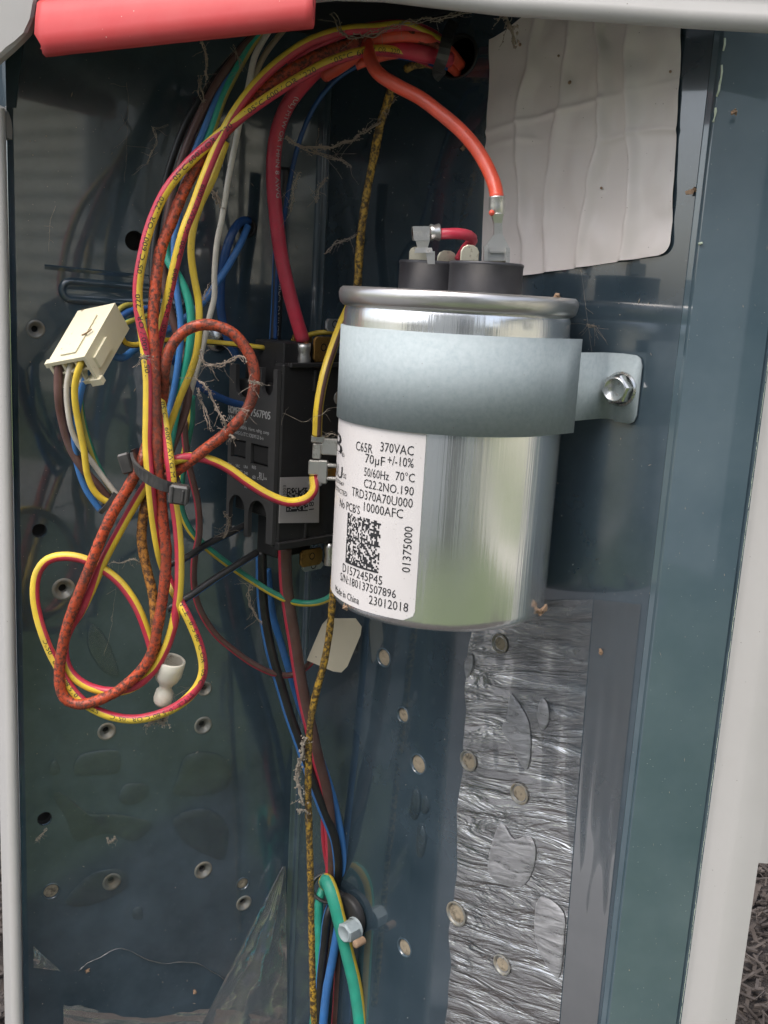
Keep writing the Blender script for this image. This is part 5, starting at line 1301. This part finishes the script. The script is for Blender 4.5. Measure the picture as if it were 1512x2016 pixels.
web('tangled cobweb inside the orange loop beside the contactor', [(395, 690), (402, 715), (430, 720), (475, 700), (482, 712)], 300, .4, 22, 6, 6)
web('cobweb strand sagging down to the contactor printing', [(385, 745), (405, 760), (420, 790), (440, 830), (448, 850), (460, 865)], 300, .45, 24, 5, 7)
web('thin cobweb left branch under the loop', [(390, 765), (400, 800), (412, 835), (415, 850)], 300, .28, 8, 3, 8)
web('cobweb strands between contactor side and flag connectors', [(560, 815), (600, 830), (640, 812), (668, 800)], 316, .14, 8, 4, 9, 'webpale')
web('cobweb fuzz on the flag connectors', [(640, 862), (650, 852), (664, 858)], 316, .2, 10, 3, 10, 'webpale')
web('cobweb on the soiled yellow wire near the bottom', [(600, 1450), (592, 1500), (585, 1525), (592, 1570), (598, 1585)], 338, .8, 10, 4, 11, 'webpale')
web('second dusty rag on the soiled yellow wire', [(586, 1600), (590, 1590), (604, 1600)], 338, .5, 6, 4, 12, 'webpale')
web('faint vertical cobweb below the harness loop', [(235, 1100), (228, 1160), (218, 1240), (205, 1290)], 304, .07, 3, 5, 13, 'webpale', .3)
web('small pale cobweb between loop wires', [(212, 1112), (240, 1106), (268, 1100), (275, 1110)], 303, .25, 8, 3, 14, 'webpale')
web('dusty fluff stuck below the white cone connector', [(290, 1425), (305, 1418), (318, 1425), (325, 1412)], 303, .8, 16, 3, 15, 'webpale')
web('wiry strands beside the white cone connector', [(335, 1345), (345, 1370), (372, 1352), (376, 1360), (345, 1385)], 303, .12, 10, 6, 16)
web('cobweb wisp left of the soiled yellow wire', [(640, 500), (660, 480), (690, 470), (700, 462)], 335, .3, 8, 5, 17)
web('broken cobweb ring by the rippled film', [(880, 1690), (870, 1715), (885, 1730), (918, 1715), (905, 1698), (880, 1692)], 335, .14, 6, 3, 18, 'webpale', .2)
web('single thread hanging from the sticker to the strap', [(1144, 532), (1150, 580), (1158, 640), (1165, 692)], 282, .07, 2, 2, 19, 'webpale', .1)
web('dust thread hanging on the left of the back panel', [(110, 405), (100, 430), (97, 470), (96, 495)], 318, .12, 5, 2, 20, 'webpale', .3)
web('cobweb knot between harness and white wire', [(410, 370), (425, 385), (432, 400)], 318, .7, 6, 3, 21)
web('cobweb strands left of the blue loop', [(410, 560), (398, 590), (385, 620)], 316, .35, 8, 4, 22)
web('old cobweb lying on the lower back panel', [(70, 1655), (85, 1640), (90, 1632)], 322, .35, 5, 3, 23, 'webpale')
web('tiny debris cobweb on the film bubble', [(210, 1650), (215, 1660), (222, 1650), (228, 1652)], 336, .35, 8, 2, 24, 'webpale')
web('fine cobweb over the dark upper left corner', [(250, 160), (252, 220), (248, 300), (246, 360)], 330, .08, 8, 12, 25, 'web', .5)
rw = random.Random(77)
for k, (x, y, Y, lab_) in enumerate(((300, 250, 325, 'fine dusty thread across the dark panel left of the harness'), (395, 150, 318, 'short cobweb shred hanging beside the dark harness wires'),
        (455, 90, 312, 'cobweb shred right under the red trim near the harness'), (590, 340, 335, 'drooping cobweb twig beside the crimson wire'), (640, 350, 335, 'second drooping cobweb twig left of the soiled yellow wire'),
        (285, 700, 292, 'cobweb fuzz on the yellow wire above the zip tie'), (480, 805, 292, 'cobweb tuft stuck on the lower right of the orange loop'), (500, 750, 296, 'small web tuft on the right side of the orange loop'),
        (440, 1010, 330, 'cobweb under the contactor arches'), (495, 1150, 335, 'dusty cobweb hanging below the contactor'), (1165, 640, 290, 'web crumbs beside the capacitor rim'), (330, 1290, 303, 'cobweb fuzz on the orange wire above the white cone'))):
    p = [(x, y), (x+rw.uniform(-15, 15), y+rw.uniform(15, 35)), (x+rw.uniform(-22, 22), y+rw.uniform(45, 80))] if 'fuzz' not in lab_ and 'tuft' not in lab_ and 'crumbs' not in lab_ else [(x-8, y), (x, y+6), (x+9, y+3)]
    web(lab_, p, Y, rw.choice((.2, .3, .4)), 9, 6, 100+k, rw.choice(('web', 'webpale')))
# dirt clods
def clod(label, p, n, s_, seed, par=None):
    r = random.Random(seed); mb = MB()
    for k in range(4):
        c = p+V((r.gauss(0, .4), r.gauss(0, .2), r.gauss(0, .4)))*s_
        mb.hull([c+V((r.gauss(0, .5), r.gauss(0, .5), r.gauss(0, .5)))*s_ for _ in range(10)])
    return tag(mb.build('mud_clod', M['mud']), label, 'dirt')
clod('tan mud clod on the side wall right of the sticker', wall(1368, 375, .6), WN, 1.2, 1)
clod('small tan clod on the corner post near the top', aty(1446, 219, plan(1400, 270).y-4), WN, .7, 2)
clod('crumbly debris at the lower right rim of the capacitor', cp(cyl(1060, 1215, CR)[0], zbot+3, CR+.6), WN, 1.3, 3)
clod('crumbly debris at the lower left rim of the capacitor', cp(cyl(682, 1207, CR)[0], zbot+1.5, CR+.6), WN, .8, 4)
clod('brown crumbs on top of the capacitor rim at the right', cp(R_(50), ztop+.3, CR), WN, .6, 5)
clod('tan clod on the side wall below the mirrored can', wall(1183, 1284, .5), WN, .7, 6)
clod('tan crumb on the back panel near the bottom', back(383, 1952, .8), BN, .8, 7)
clod('brown bud stuck on the upper side wall', wall(912, 292, .6), WN, .7, 8)
clod('brown crumb on the left film corner', back(172, 1912, .8), BN, .7, 9)
# scattered dust flecks
mb = MB(); r = random.Random(21)
for i in range(420):
    if r.random() < .5: x, y = r.uniform(50, 590), r.uniform(130, 2010); p = back(x, y, .15); n_ = BN; d_ = BD
    else: x, y = r.uniform(640, 1300), r.uniform(130, 2010); p = wall(x, y, .15); n_ = WN; d_ = WD
    if r.random() < .25:
        y = r.uniform(100, 2000); f = r.uniform(.05, .95); q = q1.lerp(q2, f); p = V((q.x, q.y, CAMZ+r.uniform(-220, 120)))+nq*(1.3*math.sin(math.pi*f)+.15); n_ = nq; d_ = dq
    s_ = r.choice((.12, .16, .2, .3)); a = r.uniform(0, 6.28); e1 = d_*math.cos(a)+Z*math.sin(a); e2 = n_.cross(e1); l = s_*r.choice((1, 1, 1, 3))
    mb.add([p-e1*l, p-e2*s_*.6, p+e1*l, p+e2*s_*.6, p+n_*s_*.5], [[0, 1, 4], [1, 2, 4], [2, 3, 4], [3, 0, 4]])
tag(mb.build('dust_flecks', M['webpale'], cab, fixn=False), kind='stuff')
